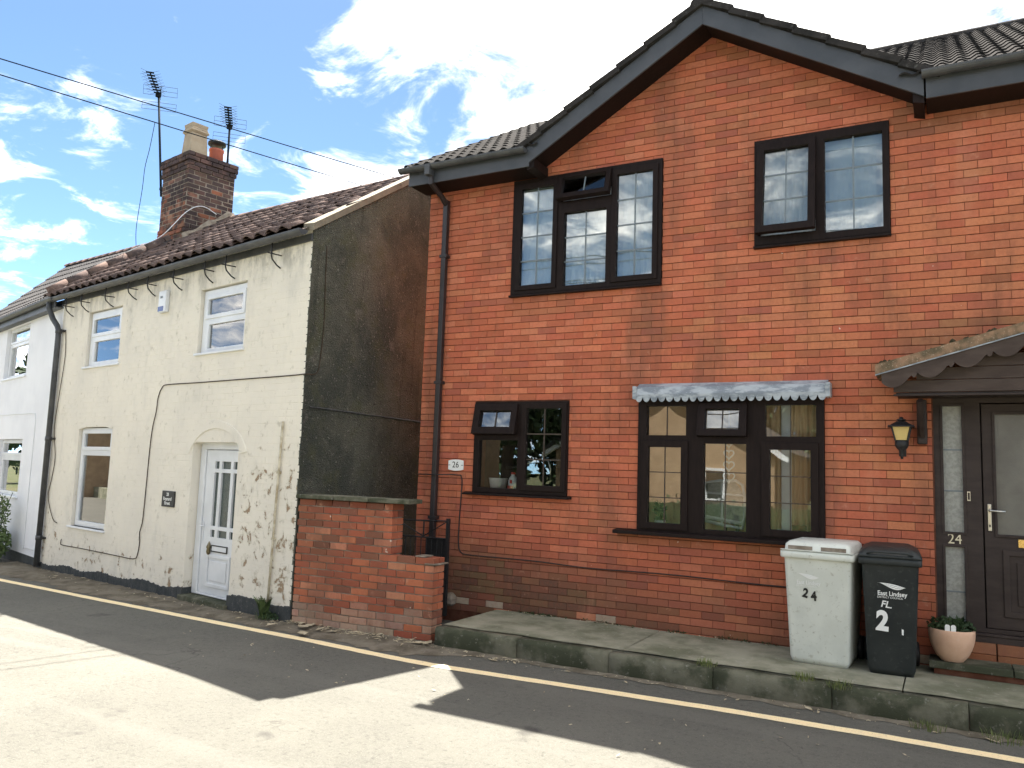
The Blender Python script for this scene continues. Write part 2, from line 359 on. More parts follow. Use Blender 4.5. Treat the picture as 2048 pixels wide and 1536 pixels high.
# ------------------------------------------------------------------ ground, road, pavement
def gz(x): return -.018*min(max(0.0, -(x+5.5)), 25)
g = MB().face([(-400, -400, -.62), (400, -400, -.62), (400, 400, -.62), (-400, 400, -.62)]); struct(g.build('ground', MAT['earth']))
def strip(name, m, xs, ya, yb, lift, nsub=1):
    s = MB()
    ids = []
    for x in xs:
        a, b = ya(x), yb(x); ids.append([s.vert((x, a+(b-a)*k/nsub, gz(x)+lift)) for k in range(nsub+1)])
    for p, q in zip(ids, ids[1:]):
        for k in range(nsub): s.f.append((p[k], q[k], q[k+1], p[k+1]))
    return s.build(name, m)
far = [-120, -60, -31] + [-30.5+.5*i for i in range(0, 51)] + [-4, 0, 10, 40, 120]
struct(strip('road', MAT['asphalt'], far, lambda x: .9, lambda x: 9.4 if x < -4.6 else 7.2, 0))
yl = [(-60, 12.5), (-20, 8.0), (-12.39, 7.044), (-9.54, 6.694), (-7.135, 6.417), (-5.383, 6.223), (-4.5, 6.155), (-4.089, 6.14), (-3.5, 6.175), (-2.761, 6.227), (-1.571, 6.300), (-.481, 6.325), (.394, 6.31), (2, 6.29), (60, 6.2)]
def yline(x):
    for (a, b), (c, d) in zip(yl, yl[1:]):
        if a <= x <= c:
            t = (x-a)/(c-a); return b+(d-b)*t
xs = [-20+.1*i for i in range(0, 331)]
wob = [random.uniform(-.004, .004) for _ in xs]
s = MB(); ids = []
for x, q in zip(xs, wob): ids.append((s.vert((x, yline(x)-.060+q, gz(x)+.004)), s.vert((x, yline(x)+.060+random.uniform(-.004, .004), gz(x)+.004))))
for p, q in zip(ids, ids[1:]): s.f.append((p[0], q[0], q[1], p[1]))
struct(s.build('road_marking', MAT['yellow']))
# soil and grit washed up between the line and the walls
xs = [-14.4+.09*i for i in range(0, 200)]
s = MB(); ids = []
for x in xs:
    e = random.uniform(-.06, .05); a = yline(x)+.13+e if x > -11 else yline(x)+.25+e
    b = (6.75+(-6.35-x)*.1998+.1) if x < -6.35 else 6.86
    if x > -4.7: b = 6.79
    if x > -4.5: a = max(a, 6.775-max(.05, .40-(x+4.5)*.5)-random.uniform(0, .07))
    row = []
    for k in range(6):
        t = k/5; row.append(s.vert((x, a+(b-a)*t, gz(x)+.004+(.0 if k == 0 else (random.uniform(.0, .018)+.018*t)*(1 if x < -4.5 else .5)))))
    ids.append(row)
for p, q in zip(ids, ids[1:]):
    for k in range(5): s.f.append((p[k], q[k], q[k+1], p[k+1]))
struct(s.build('soil_verge', MAT['soil'], smooth=True))
pv = struct(MB().box(-4.46, 9, 6.80, 8.02, -.25, .10).build('pavement', MAT['mortar_pale']))
def slab(x0, x1, y0, y1, z1):
    m = MB(); nx = max(2, int((x1-x0)/.25)); ny = 4; ids = []
    for i in range(nx+1):
        ids.append([m.vert((x0+(x1-x0)*i/nx, y0+(y1-y0)*j/ny, z1+(0 if i in (0, nx) else random.uniform(-.004, .004)))) for j in range(ny+1)])
    for i in range(nx):
        for j in range(ny): m.f.append((ids[i][j], ids[i+1][j], ids[i+1][j+1], ids[i][j+1]))
    m.box(x0+.004, x1-.004, y0+.004, y1-.004, .05, z1-.012)
    return m
for x0, x1 in ((-4.46, -2.575), (-2.565, -.335), (-.325, 1.80), (1.81, 4.4), (4.41, 9)):
    slab(x0, x1, 6.915, 7.999, .196).build('paving_slab', MAT['concrete'], pv)
kerb = MB(); prof = [(6.775, -.2), (6.775, .145), (6.781, .170), (6.795, .184), (6.815, .190), (6.905, .192), (6.905, -.2)]
L = .907; n0 = len(kerb.v)
for t in range(7):
    x = L*t/6
    for y, z in prof: kerb.v.append((x, y-6.775+(random.uniform(-.004, .004) if z > .1 else 0), z+(random.uniform(-.004, .004) if z > .1 else 0)))
k = len(prof)
for t in range(6):
    for j in range(k):
        l = (j+1) % k; kerb.f.append((t*k+j, (t+1)*k+j, (t+1)*k+l, t*k+l))
kerb.f.append(tuple(range(k))); kerb.f.append(tuple(6*k+j for j in reversed(range(k))))
kme = kerb.mesh('kerb_stone', True)
for i in range(11):
    x = -4.47+.915*i
    ko = put('kerb_stone', kme, MAT['kerb'], pv, loc=(x, 6.775+random.uniform(-.006, .006), random.uniform(-.006, .004)), rot=(0, 0, random.uniform(-.004, .004)))
    if i == 0: ko.location.x += .0
struct(MB().box(-60, 60, -1.4, .9, -.5, -.02 if False else .10).build('far_pavement', MAT['concrete']))

# ------------------------------------------------------------------ bricks
def brick_faces(m, x0, x1, z0, z1, yf, yb, ch=.0035, col=None):
    n = len(m.v)
    m.v += [(x0+ch, yf, z0+ch), (x1-ch, yf, z0+ch), (x1-ch, yf, z1-ch), (x0+ch, yf, z1-ch), (x0, yf+ch, z0), (x1, yf+ch, z0), (x1, yf+ch, z1), (x0, yf+ch, z1), (x0, yb, z0), (x1, yb, z0), (x1, yb, z1), (x0, yb, z1)]
    fs = [(0, 1, 2, 3)] + [(4+i, 4+(i+1) % 4, (i+1) % 4, i) for i in range(4)] + [(8+i, 8+(i+1) % 4, 4+(i+1) % 4, 4+i) for i in range(4)]
    m.f += [tuple(n+q for q in f) for f in fs]
    if col: m.c += [col]*9
def subtract(rects, holes, small=.014):
    for h in holes:
        out = []
        for (a, b, c, d) in rects:
            if b <= h[0] or a >= h[1] or d <= h[2] or c >= h[3]: out.append((a, b, c, d)); continue
            if a < h[0]: out.append((a, h[0]-.002, c, d))
            if b > h[1]: out.append((h[1]+.002, b, c, d))
            lo, hi = max(a, h[0]), min(b, h[1])
            if c < h[2]: out.append((lo, hi, c, h[2]-.002))
            if d > h[3]: out.append((lo, hi, h[3]+.002, d))
        rects = [r for r in out if r[1]-r[0] > small and r[3]-r[2] > small]
    return rects
def jit(c, a=.10):
    f = random.uniform(1-a, 1+a); return tuple(min(1, v*f*random.uniform(.96, 1.04)) for v in c)
RED, DEEP, PLUM, PALE, OCHRE, BROWN, SOOT = (.468, .140, .073), (.400, .110, .062), (.290, .090, .063), (.540, .192, .106), (.500, .208, .100), (.27, .115, .055), (.095, .060, .042)
def house_tint(x, z):
    clus = math.sin(x*1.7+z*2.3+1.0)+math.sin(x*3.9-z*1.1)+math.sin(z*6.1+x*.8)+.6*math.sin(x*9.3+z*5.7)
    r = min(.999, max(0, random.random()*.82+.09-clus*.075))
    warm = max(0, min(1, (x+3.2)/3.5))*max(0, min(1, (z-1.0)/1.5))*max(0, min(1, (5.0-z)/1.2))
    c = RED
    if r < .30: c = DEEP
    elif r < .40: c = PLUM
    elif r < .50: c = PALE
    elif r < .50+.10+.25*warm: c = OCHRE if warm > .2 else PALE
    elif r > .955: c = BROWN
    if warm > .3 and random.random() < .5: c = tuple(a*.6+b*.4 for a, b in zip(c, OCHRE))
    c = tuple(a*.55+b*.45 for a, b in zip(c, (.466, .142, .075)))
    lim = 1.02+.10*math.sin(x*2.3)-(.0 if x < -3.4 else .20*min(1.6, x+3.4))   # ragged top of the algae-stained courses
    if z < lim and x < .2:
        d = min(1, (lim-z)/.55)*(1.0 if x < -3.0 else .70)
        f_ = min(.93, d*(random.uniform(.75, 1.3) if x < -2.7 else random.uniform(.45, 1.15))); c = tuple(a*(1-f_)+b*f_ for a, b in zip(c, random.choice((SOOT, SOOT, (.12, .085, .05), (.13, .065, .045)))))
    if z < .30 and random.random() < .22: c = random.choice(((.42, .17, .10), (.36, .30, .22)))
    if 1.02 < z < 1.16 and -3.05 < x < -1.0 and random.random() < .7: c = tuple(a*.5+b*.5 for a, b in zip(c, BROWN))   # below the long sill
    if 3.55 < z < 3.76 and -4.5 < x < -2.6 and random.random() < .6: c = tuple(a*.6+b*.4 for a, b in zip(c, BROWN))
    if 2.72 < z < 3.2 and x > -.5 and random.random() < .55: c = tuple(a*.5+b*.5 for a, b in zip(c, (.30, .17, .085)))   # weathering above the porch
    if z > 5.2 and random.random() < .30: c = tuple(a*.55+b*.45 for a, b in zip(c, BROWN))
    if z > 4.93 and x > -.35 and random.random() < .75: c = tuple(a*.45+b*.55 for a, b in zip(c, (.16, .088, .05)))
    if 5.0 < z and x < -4.1 and random.random() < .5: c = tuple(a*.6+b*.4 for a, b in zip(c, BROWN))
    return jit(tuple(v*1.07 for v in c), .08)
def dir_local(yaw): return (math.cos(yaw), math.sin(yaw)), (-math.sin(yaw), math.cos(yaw))

# ------------------------------------------------------------------ windows
def mk_window(house, rect, depth, lights, m, bar_m, sill=None, bar=.014, room=None, glass='glass', name='window', bevel=.004):
    """rect outer (x0,x1,z0,z1); depth (y0,y1) of the frame; lights: dict(g=glass rect, nx, nz, sash=rect or None, tilt, proud)"""
    y0, y1 = depth
    holes = [(l['sash'] if l.get('sash') else l['g']) for l in lights]
    holes = [(h[0]+.008, h[1]-.008, h[2]+.008, h[3]-.008) if l.get('sash') else h for h, l in zip(holes, lights)]
    f = MB().holed(*rect, holes, y0, y1).build(name, m, house, bevel=bevel)
    for l in lights:
        gx0, gx1, gz0, gz1 = l['g']; yg = (y0+y1)/2
        loc, rot, ox, oz, oy = (0, 0, 0), (0, 0, 0), 0, 0, 0
        if l.get('sash'):
            s_ = l['sash']; pr = l.get('proud', .018); tilt = l.get('tilt', 0)
            if tilt:
                oz = s_[3]; oy = y0-pr; loc = (0, oy, oz); rot = (-tilt, 0, 0)
            MB().holed(s_[0], s_[1], s_[2]-oz, s_[3]-oz, [(gx0, gx1, gz0-oz, gz1-oz)], y0-pr-oy, y0+.045-oy).build('sash', m, f, bevel=bevel, loc=loc, rot=rot)
            yg = y0+.018-oy
            if not tilt: yg = y0+.015
        MB().box(gx0-.004, gx1+.004, yg, yg+.004, gz0-oz-.004, gz1-oz+.004).build('pane', MAT[l.get('glass', glass)], f, loc=loc, rot=rot)
        nx, nz = l.get('nx', 1), l.get('nz', 1)
        for i in range(1, nx):
            x = gx0+(gx1-gx0)*i/nx; MB().box(x-bar/2, x+bar/2, yg-.006, yg-.0015, gz0-oz, gz1-oz).build('glazing_bar', bar_m, f, loc=loc, rot=rot)
        for j in range(1, nz):
            z = gz0+(gz1-gz0)*j/nz; MB().box(gx0, gx1, yg-.0075, yg-.002, z-oz-bar/2, z-oz+bar/2).build('glazing_bar', bar_m, f, loc=loc, rot=rot)
    if sill:
        sx0, sx1, sy, sz0, sz1 = sill
        MB().prism([(0, 0), (1, 0), (1, 1), (0, 1)], 0, 1)
        q = MB(); q.v = [(sx0, sy, sz0), (sx1, sy, sz0), (sx1, y0+.03, sz0), (sx0, y0+.03, sz0), (sx0, sy, sz1-.012), (sx1, sy, sz1-.012), (sx1, y0+.03, sz1), (sx0, y0+.03, sz1)]
        q.f = [(0, 3, 2, 1), (4, 5, 6, 7), (0, 1, 5, 4), (1, 2, 6, 5), (2, 3, 7, 6), (3, 0, 4, 7)]
        q.build('sill', m, f, bevel=.004)
    return f
def room_box(house, rect, y0, depth, m, back=None):
    x0, x1, z0, z1 = rect; e = .12; x0 -= e; x1 += e; z0 -= e; z1 += e; y1 = y0+depth
    q = MB()
    q.face([(x0, y0, z0), (x0, y1, z0), (x0, y1, z1), (x0, y0, z1)]); q.face([(x1, y0, z0), (x1, y0, z1), (x1, y1, z1), (x1, y1, z0)])
    q.face([(x0, y0, z0), (x1, y0, z0), (x1, y1, z0), (x0, y1, z0)]); q.face([(x0, y0, z1), (x0, y1, z1), (x1, y1, z1), (x1, y0, z1)])
    if not back: q.face([(x0, y1, z0), (x1, y1, z0), (x1, y1, z1), (x0, y1, z1)])
    o = q.build('room_lining', m, house)
    if back: MB().face([(x0, y1, z0), (x1, y1, z0), (x1, y1, z1), (x0, y1, z1)]).build('room_back', back, house)
    return o
def curtain_mesh(x0, x1, z0, z1, y, folds=9, amp=.018, gather=None):
    m = MB(); n = folds*6; rows = 10; ids = []
    for j in range(rows+1):
        t = j/rows; z = z0+(z1-z0)*t; row = []
        for i in range(n+1):
            u = i/n; xx = x0+(x1-x0)*u
            if gather: xx = x0+(x1-x0)*u*(1-gather*(math.sin(math.pi*min(1, (1-t)*1.0))**2)*.5)
            row.append(m.vert((xx, y+amp*math.sin(u*folds*2*math.pi+.6*math.sin(3*t))*(.5+.5*(1-t)), z)))
        ids.append(row)
    for j in range(rows):
        for i in range(n): m.f.append((ids[j][i], ids[j][i+1], ids[j+1][i+1], ids[j+1][i]))
    return m

# ================================================================== THE BRICK HOUSE (local y: 0 is the face, + is into the house)
HO = (0, 8, 0)
house = thing('brick_house', 'red brick house with front gable, dark brown windows and a porch', 'house', HO)
W1 = (-4.42, -2.61, 3.772, 5.140); W2 = (-1.648, -.41, 4.062, 5.152); W3 = (-4.838, -3.640, 1.487, 2.530); W4 = (-2.834, -1.004, 1.185, 2.620); DR = (-.108, 1.42, .30, 2.535)
OPEN = [W1, W2, W3, W4, DR]
XL, XR = -5.62, 6.2
AX, AZ, SL = -2.09, 6.47, .590                             # gable apex (underside of the soffit) and slope
core = MB().holed(XL+.012, XR, -.1, 5.30, [(a+.01, b-.01, c+.01, d-.01) for a, b, c, d in OPEN], .012, .24)
core.build('wall', MAT['mortar'], house)
MB().prism([(AX-2.05, 5.302), (AX+2.05, 5.302), (AX, AZ+.03)], .012, .24).build('gable_wall', MAT['mortar'], house)
sidew = MB().box(XL+.012, XL+.24, .243, 8.2, -.1, 5.30)
sidew.v += [(XL+.012, .243, 5.301), (XL+.012, 8.2, 5.301), (XL+.012, 4.2, 7.55), (XL+.24, .243, 5.301), (XL+.24, 8.2, 5.301), (XL+.24, 4.2, 7.55)]
sidew.f += [(8, 10, 9), (11, 12, 13), (8, 11, 13, 10), (9, 10, 13, 12)]
sidew.build('side_wall', MAT['mortar'], house)
MB().box(XL+.24, XR, 8.0, 8.2, -.1, 5.30).build('back_wall', MAT['mortar'], house)
MB().box(XR-.2, XR-.003, .243, 7.99, -.1, 5.30).build('end_wall', MAT['mortar'], house)
CH, BL = .0754, .2235
cells = []
z = .0516-.0754+.0027; row = 0
while z < AZ+.1:
    x = XL-(.5*BL if row % 2 else 0.0); first = True
    while x < XR:
        a, b = max(x, XL)+.0010, min(x+BL, XR)-.0020
        if b-a > .03:
            top = 5.29 if abs((a+b)/2-AX) > 2.25 else 99
            lim = AZ-SL*max(0, min(abs(a-AX), abs(b-AX)) if (a-AX)*(b-AX) > 0 else 0)+.03
            zz = z+.0035
            if zz < min(top, max(lim, 5.25)):
                for r in subtract([(a, b, zz, z+CH-.0035)], OPEN): cells.append(r)
        x += BL
    z += CH; row += 1
cells = [c for c in cells if c[3] > .14]
cells.sort(key=lambda c: ((c[0]+c[1])/2)**2+64+((c[2]+c[3])/2-1.75)**2*1.6 + (6 if (c[0]+c[1])/2 > .5 else 0))
bm = MB(); brick_faces(bm, -.5, .5, -.5, .5, 0, 1); 
def unit_brick(w, h, d, ch=.0022):
    q = MB(); brick_faces(q, -w/2, w/2, -h/2, h/2, 0, d, ch); return q.mesh('brick')
ub = unit_brick(BL-.003, CH-.007, .03)
many = MB()
cut_meshes = {}
for i, (a, b, c, d) in enumerate(cells):
    cx, cz = (a+b)/2, (c+d)/2; col = house_tint(cx, cz); yo = random.uniform(-.0018, .0018)
    if i < 300:
        key = (round(b-a, 3), round(d-c, 3))
        if key not in cut_meshes: cut_meshes[key] = ub if abs(key[0]-(BL-.003)) < .002 and abs(key[1]-(CH-.007)) < .002 else unit_brick(b-a, d-c, .03)
        o = put('brick', cut_meshes[key], MAT['brick_one'], house, loc=(cx, yo, cz), rot=(random.uniform(-.006, .006), random.uniform(-.004, .004), random.uniform(-.006, .006)))
        o.color = (*col, 1)
    else: brick_faces(many, a, b, c, d, yo, .03, .0022, col)
stuff(many.build('brick_courses', MAT['brick_many'], house))
# corner return so that the left edge reads as whole bricks
ret = MB(); zr = .0516-.0754+.0027; row = 0
while zr < 5.25:
    y = 0.0 if row % 2 else -.1115
    while y < 2.2:
        a, b = max(y, .002)+.0035, y+BL-.0035; n0 = len(ret.v)
        brick_faces(ret, a, b, zr+.0035, zr+CH-.0035, 0, .012, .0035, house_tint(XL, zr+.5))
        for i in range(n0, len(ret.v)):
            u, v, ww = ret.v[i]; ret.v[i] = (XL+v, u, ww)
        y += BL
    zr += CH; row += 1
ret.f = [tuple(reversed(f)) for f in ret.f]
stuff(ret.build('brick_return', MAT['brick_many'], house))

bw, bb = MAT['brown'], MAT['glaze_bar']
mk_window(house, W1, (-.022, .06), [
    dict(g=(-4.304, -3.894, 3.873, 5.022), nx=2, nz=4, sash=(-4.372, -3.836, 3.815, 5.085)),
    dict(g=(-3.757, -3.244, 3.830, 4.674), nx=2, nz=3),
    dict(g=(-3.765, -3.24, 4.862, 5.075), nx=2, nz=1, sash=(-3.822, -3.182, 4.805, 5.118), tilt=R(16), proud=.03),
    dict(g=(-3.117, -2.710, 3.877, 5.022), nx=2, nz=4, sash=(-3.176, -2.652, 3.818, 5.085))],
    bw, bb, sill=(-4.428, -2.606, -.055, 3.742, 3.774))
mk_window(house, W2, (-.022, .06), [
    dict(g=(-1.545, -1.125, 4.222, 5.028), nx=2, nz=3, sash=(-1.618, -1.058, 4.150, 5.105), tilt=R(7), proud=.02),
    dict(g=(-.982, -.471, 4.130, 5.060), nx=2, nz=3)],
    bw, bb, sill=(-1.652, -.405, -.055, 4.030, 4.064))
bd = MAT['leadline']
mk_window(house, W3, (-.022, .06), [
    dict(g=(-4.745, -4.335, 2.232, 2.425), nx=2, nz=1, sash=(-4.826, -4.262, 2.150, 2.505), tilt=R(12), proud=.025, glass='glass'),
    dict(g=(-4.770, -4.262, 1.545, 2.090), nx=1, nz=1),
    dict(g=(-4.150, -3.712, 1.592, 2.448), nx=2, nz=3, sash=(-4.212, -3.654, 1.530, 2.505))],
    bw, bd, sill=(-4.935, -3.585, -.085, 1.455, 1.489), glass='glass_low')
mk_window(house, W4, (-.022, .06), [
    dict(g=(-2.742, -2.324, 2.162, 2.465), nx=2, nz=1),
    dict(g=(-2.716, -2.371, 1.268, 2.040), nx=2, nz=3, sash=(-2.790, -2.298, 1.205, 2.108)),
    dict(g=(-2.120, -1.785, 2.222, 2.430), nx=2, nz=1, sash=(-2.198, -1.708, 2.155, 2.492), tilt=R(9), proud=.03, glass='glass'),
    dict(g=(-2.143, -1.723, 1.230, 2.084), nx=2, nz=3),
    dict(g=(-1.543, -1.075, 2.160, 2.466), nx=2, nz=1),
    dict(g=(-1.498, -1.125, 1.272, 2.033), nx=2, nz=3, sash=(-1.578, -1.055, 1.205, 2.104))],
    bw, bd, sill=(-3.06, -.93, -.125, 1.140, 1.187), bar=.010, glass='glass_low')
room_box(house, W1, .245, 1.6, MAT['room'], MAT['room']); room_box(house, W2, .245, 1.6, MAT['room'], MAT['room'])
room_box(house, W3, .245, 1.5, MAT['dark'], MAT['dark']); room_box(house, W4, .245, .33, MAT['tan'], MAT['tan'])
# lead apron with scalloped edge over the wide window
lead = MB(); lx0, lx1, ly = -2.862, -.934, -.13; n = 23; prof = []
xs = [lx0+.03+(lx1-lx0-.06)*i/(n*6) for i in range(n*6+1)]
up = [(x, 2.548-.052*abs(math.sin(math.pi*n*(x-xs[0])/(xs[-1]-xs[0])))**.6) for x in xs]
ids = []
for x, zb in up: ids.append((lead.vert((x, ly-.004, zb)), lead.vert((x, ly-.006, 2.575)), lead.vert((x, ly+.004, 2.600)), lead.vert((x, ly+.035, 2.655)), lead.vert((x, .0, 2.70))))
for p, q in zip(ids, ids[1:]):
    for k in range(4): lead.f.append((p[k], q[k], q[k+1], p[k+1]))
lo = lead.build('lead_apron', MAT['lead'], house); so_ = lo.modifiers.new('solid', 'SOLIDIFY'); so_.thickness = .006
MB().prism([(lx0, 2.53), (lx0+.045, 2.525), (lx0+.045, 2.66), (lx0, 2.665)], ly-.012, 0).build('lead_end', MAT['lead'], house, bevel=.006)
MB().prism([(lx1-.045, 2.525), (lx1, 2.53), (lx1, 2.665), (lx1-.045, 2.66)], ly-.012, 0).build('lead_end', MAT['lead'], house, bevel=.006)

# eaves, bargeboards, gutters
OV = -.385
def eave(x0, x1, zb, zt, end):
    MB().box(x0, x1, OV, OV+.022, zb, zt).build('fascia', MAT['fascia'], house, bevel=.003)
    MB().box(x0+.002, x1-.002, OV+.0225, -.001, zb+.012, zb+.024).build('soffit', MAT['brown'], house)
    if end == 'L': MB().prism([(x0, 0), (x0+.02, 0), (x0+.02, 1), (x0, 1)], 0, 0); MB().box(x0+.001, x0+.02, OV+.023, .25, zb+.0245, zt+.12).build('eave_end', MAT['fascia'], house)
eave(-5.685, -4.04, 5.138, 5.315, 'L'); eave(-.09, XR, 5.140, 5.345, 'R')
def gutter(x0, x1, y, zc, r, parent, m, name='gutter'):
    q = MB(); n = 9; ids = []
    for x in (x0, x1):
        row = [q.vert((x, y+r*math.cos(math.pi+math.pi*k/n), zc+r*math.sin(math.pi+math.pi*k/n))) for k in range(n+1)]
        row += [q.vert((x, y+(r-.006)*math.cos(math.pi+math.pi*k/n), zc+(r-.006)*math.sin(math.pi+math.pi*k/n)+.001)) for k in reversed(range(n+1))]
        ids.append(row)
    a, b = ids; L_ = len(a)
    for k in range(L_): l = (k+1) % L_; q.f.append((a[k], b[k], b[l], a[l]))
    for row, rev in ((a, 0), (b, 1)):
        fan = row[:n+1]; q.f.append(tuple(fan if rev else reversed(fan)))
    return q.build(name, m, parent)
gutter(-5.775, -4.06, OV-.06, 5.335, .056, house, MAT['gutter']); gutter(-.12, XR, OV-.06, 5.36, .056, house, MAT['gutter'])
BW = .20                                                    # visible depth of the bargeboard
def rake(sgn):
    e = AX+sgn*1.985; x_a, z_a = AX, AZ-.02-.04; 
    lowz = lambda x: 6.335-SL*abs(x-AX)
    p = [(AX, lowz(AX)), (e, lowz(e)), (e, lowz(e)+BW), (AX, lowz(AX)+BW)]
    if sgn < 0: p = [p[1], p[0], p[3], p[2]]
    MB().prism(p, OV-.001, OV+.024).build('bargeboard', MAT['fascia'], house, bevel=.003)
    so2 = [(AX, lowz(AX)+.055), (e, lowz(e)+.055), (e, lowz(e)+.075), (AX, lowz(AX)+.075)]
    if sgn < 0: so2 = [so2[1], so2[0], so2[3], so2[2]]
    MB().prism(so2, OV+.0245, -.002).build('soffit', MAT['brown'], house)
    ft = [(e, lowz(e)-.055), (e-sgn*.09, lowz(e)-.03), (e-sgn*.09, lowz(e)+.075), (e, lowz(e)+.075)]
    if sgn > 0: ft = list(reversed(ft))
    MB().prism(ft, OV+.025, -.003).build('barge_foot', MAT['brown'], house)
rake(-1); rake(1)
# roofs: cross gable and main roof decks
RT = .62
def deck(name, pts, th=.05):
    q = MB(); a, b, c, d = (Vector(p) for p in pts); n = (b-a).cross(d-a).normalized()*-th
    for p in (a, b, c, d): q.v.append(tuple(p))
    for p in (a, b, c, d): q.v.append(tuple(p+n))
    q.f = [(0, 1, 2, 3), (7, 6, 5, 4), (0, 4, 5, 1), (1, 5, 6, 2), (2, 6, 7, 3), (3, 7, 4, 0)]
    return q.build(name, MAT['house_tile'], house)
apz = 6.56; hw = 2.12
for sg in (-1, 1):
    e = AX+sg*hw; ez = apz-SL*hw
    pts = [(e, OV+.01, ez), (AX, OV+.01, apz), (AX, 3.2, apz), (e, 3.2, ez)]
    deck('roof_deck', pts if sg < 0 else [pts[1], pts[0], pts[3], pts[2]])
MS, MZ = .578, 5.36                                         # main roof pitch and eave height at y = OV-.02
mz = lambda y: MZ+MS*(y-OV+.02)
for xa, xb, ya in ((-5.70, AX-2.06, OV-.02), (AX-2.06, AX+2.06, .30), (AX+2.06, XR, OV-.02)):
    deck('roof_deck', [(xa, ya, mz(ya)), (xb, ya, mz(ya)), (xb, 4.1, mz(4.1)), (xa, 4.1, mz(4.1))])
deck('roof_deck', [(XR, 8.6, mz(4.1)-MS*4.5), (-5.70, 8.6, mz(4.1)-MS*4.5), (-5.70, 4.1, mz(4.1)), (XR, 4.1, mz(4.1))])
def wave_tile(w, l, amp, waves, th=.014, n=12, name='roof_tile'):
    q = MB(); a = []; 
    for j, (y, lift) in enumerate(((0, .0), (l, .0))):
        a.append([q.vert((w*i/n, y, amp*math.sin(2*math.pi*waves*i/n))) for i in range(n+1)])
    bt = [q.vert((w*i/n, .001, amp*math.sin(2*math.pi*waves*i/n)-th)) for i in range(n+1)]
    for i in range(n):
        q.f.append((a[0][i], a[0][i+1], a[1][i+1], a[1][i])); q.f.append((bt[i], bt[i+1], a[0][i+1], a[0][i]))
    q.f.append((a[0][0], a[1][0], bt[0])); q.f.append((a[0][n], bt[n], a[1][n]))
    return q.mesh(name, False)
def basis(xdir, up):
    x = Vector(xdir).normalized(); u = Vector(up).normalized(); n = x.cross(u).normalized(); u = n.cross(x)
    return Matrix((x, u, n)).transposed()
def lay(me, m, parent, p, xdir, up, lift, tilt, name):
    o = put(name, me, m, parent); b = basis(xdir, up); b = b @ Matrix.Rotation(-tilt, 3, 'X')
    mm = b.to_4x4(); mm.translation = Vector(p)+b.col[2]*lift; o.matrix_basis = mm
    return o
wt_me = wave_tile(.30, .40, .016, 2)
upv = Vector((0, 1, MS))
ul = upv.length
def main_tiles(x0, x1, rows, skip):
    nx = int(round((x1-x0)/.3))
    for r_ in range(rows):
        y = OV-.03+r_*.33/ul
        for i in range(nx):
            x = x0+i*.3
            if skip(x, y): continue
            lay(wt_me, MAT['house_tile'], house, (x, y, mz(y)), (1, 0, 0), upv, .030, R(2.6)+random.uniform(-.004, .004), 'roof_tile')
gl = lambda x: (apz-SL*abs(x+.15-AX)-MZ)/MS+OV             # y where the cross gable overtakes the main roof at this x
main_tiles(-5.74, -3.9, 12, lambda x, y: y < gl(x)-.25)
main_tiles(-1.50, XR, 16, lambda x, y: y < gl(x)-.20 or x > 2.4)
# stepped verge tiles along the front gable, and along the left end of the main roof
vt = MB().box(0, .365, 0, .20, -.030, .030).mesh('verge_tile')
for sg in (-1, 1):
    n = 7; ln = hw*math.sqrt(1+SL*SL)/n
    for i in range(n):
        t = i*ln; cx = AX+sg*(hw-t/math.sqrt(1+SL*SL)); cz = apz-SL*hw+t*SL/math.sqrt(1+SL*SL)
        d = Vector((-sg, 0, SL)).normalized(); o = put('verge_tile', vt, MAT['house_tile'], house)
        nrm = Vector((sg*SL, 0, 1)).normalized(); ax = d.copy(); d2 = (ax*math.cos(.07) - nrm*math.sin(.07)).normalized(); n2 = (nrm*math.cos(.07)+ax*math.sin(.07)).normalized()
        yv = n2.cross(d2)
        mm = Matrix((d2, yv, n2)).transposed().to_4x4(); mm.translation = Vector((cx, OV-.045 if yv.y > 0 else OV-.045+.20, cz+.03))
        o.matrix_basis = mm
ridge_me = MB()
for j in range(7):
    a = math.pi*j/6
    ridge_me.v += [(-.12*math.cos(a), 0, .10*math.sin(a)), (-.12*math.cos(a), .44, .10*math.sin(a))]
for j in range(6): ridge_me.f.append((2*j, 2*j+2, 2*j+3, 2*j+1))
ridge_me.f.append(tuple(2*j for j in range(7)))
rm = ridge_me.mesh('ridge_tile')
for i in range(9): put('ridge_tile', rm, MAT['house_tile'], house, loc=(AX, OV-.05+i*.43, apz-.03))
for i in range(27):
    o = put('ridge_tile', rm, MAT['house_tile'], house, loc=(-5.72+i*.43, 4.1, mz(4.1)-.05), rot=(0, 0, R(-90)))
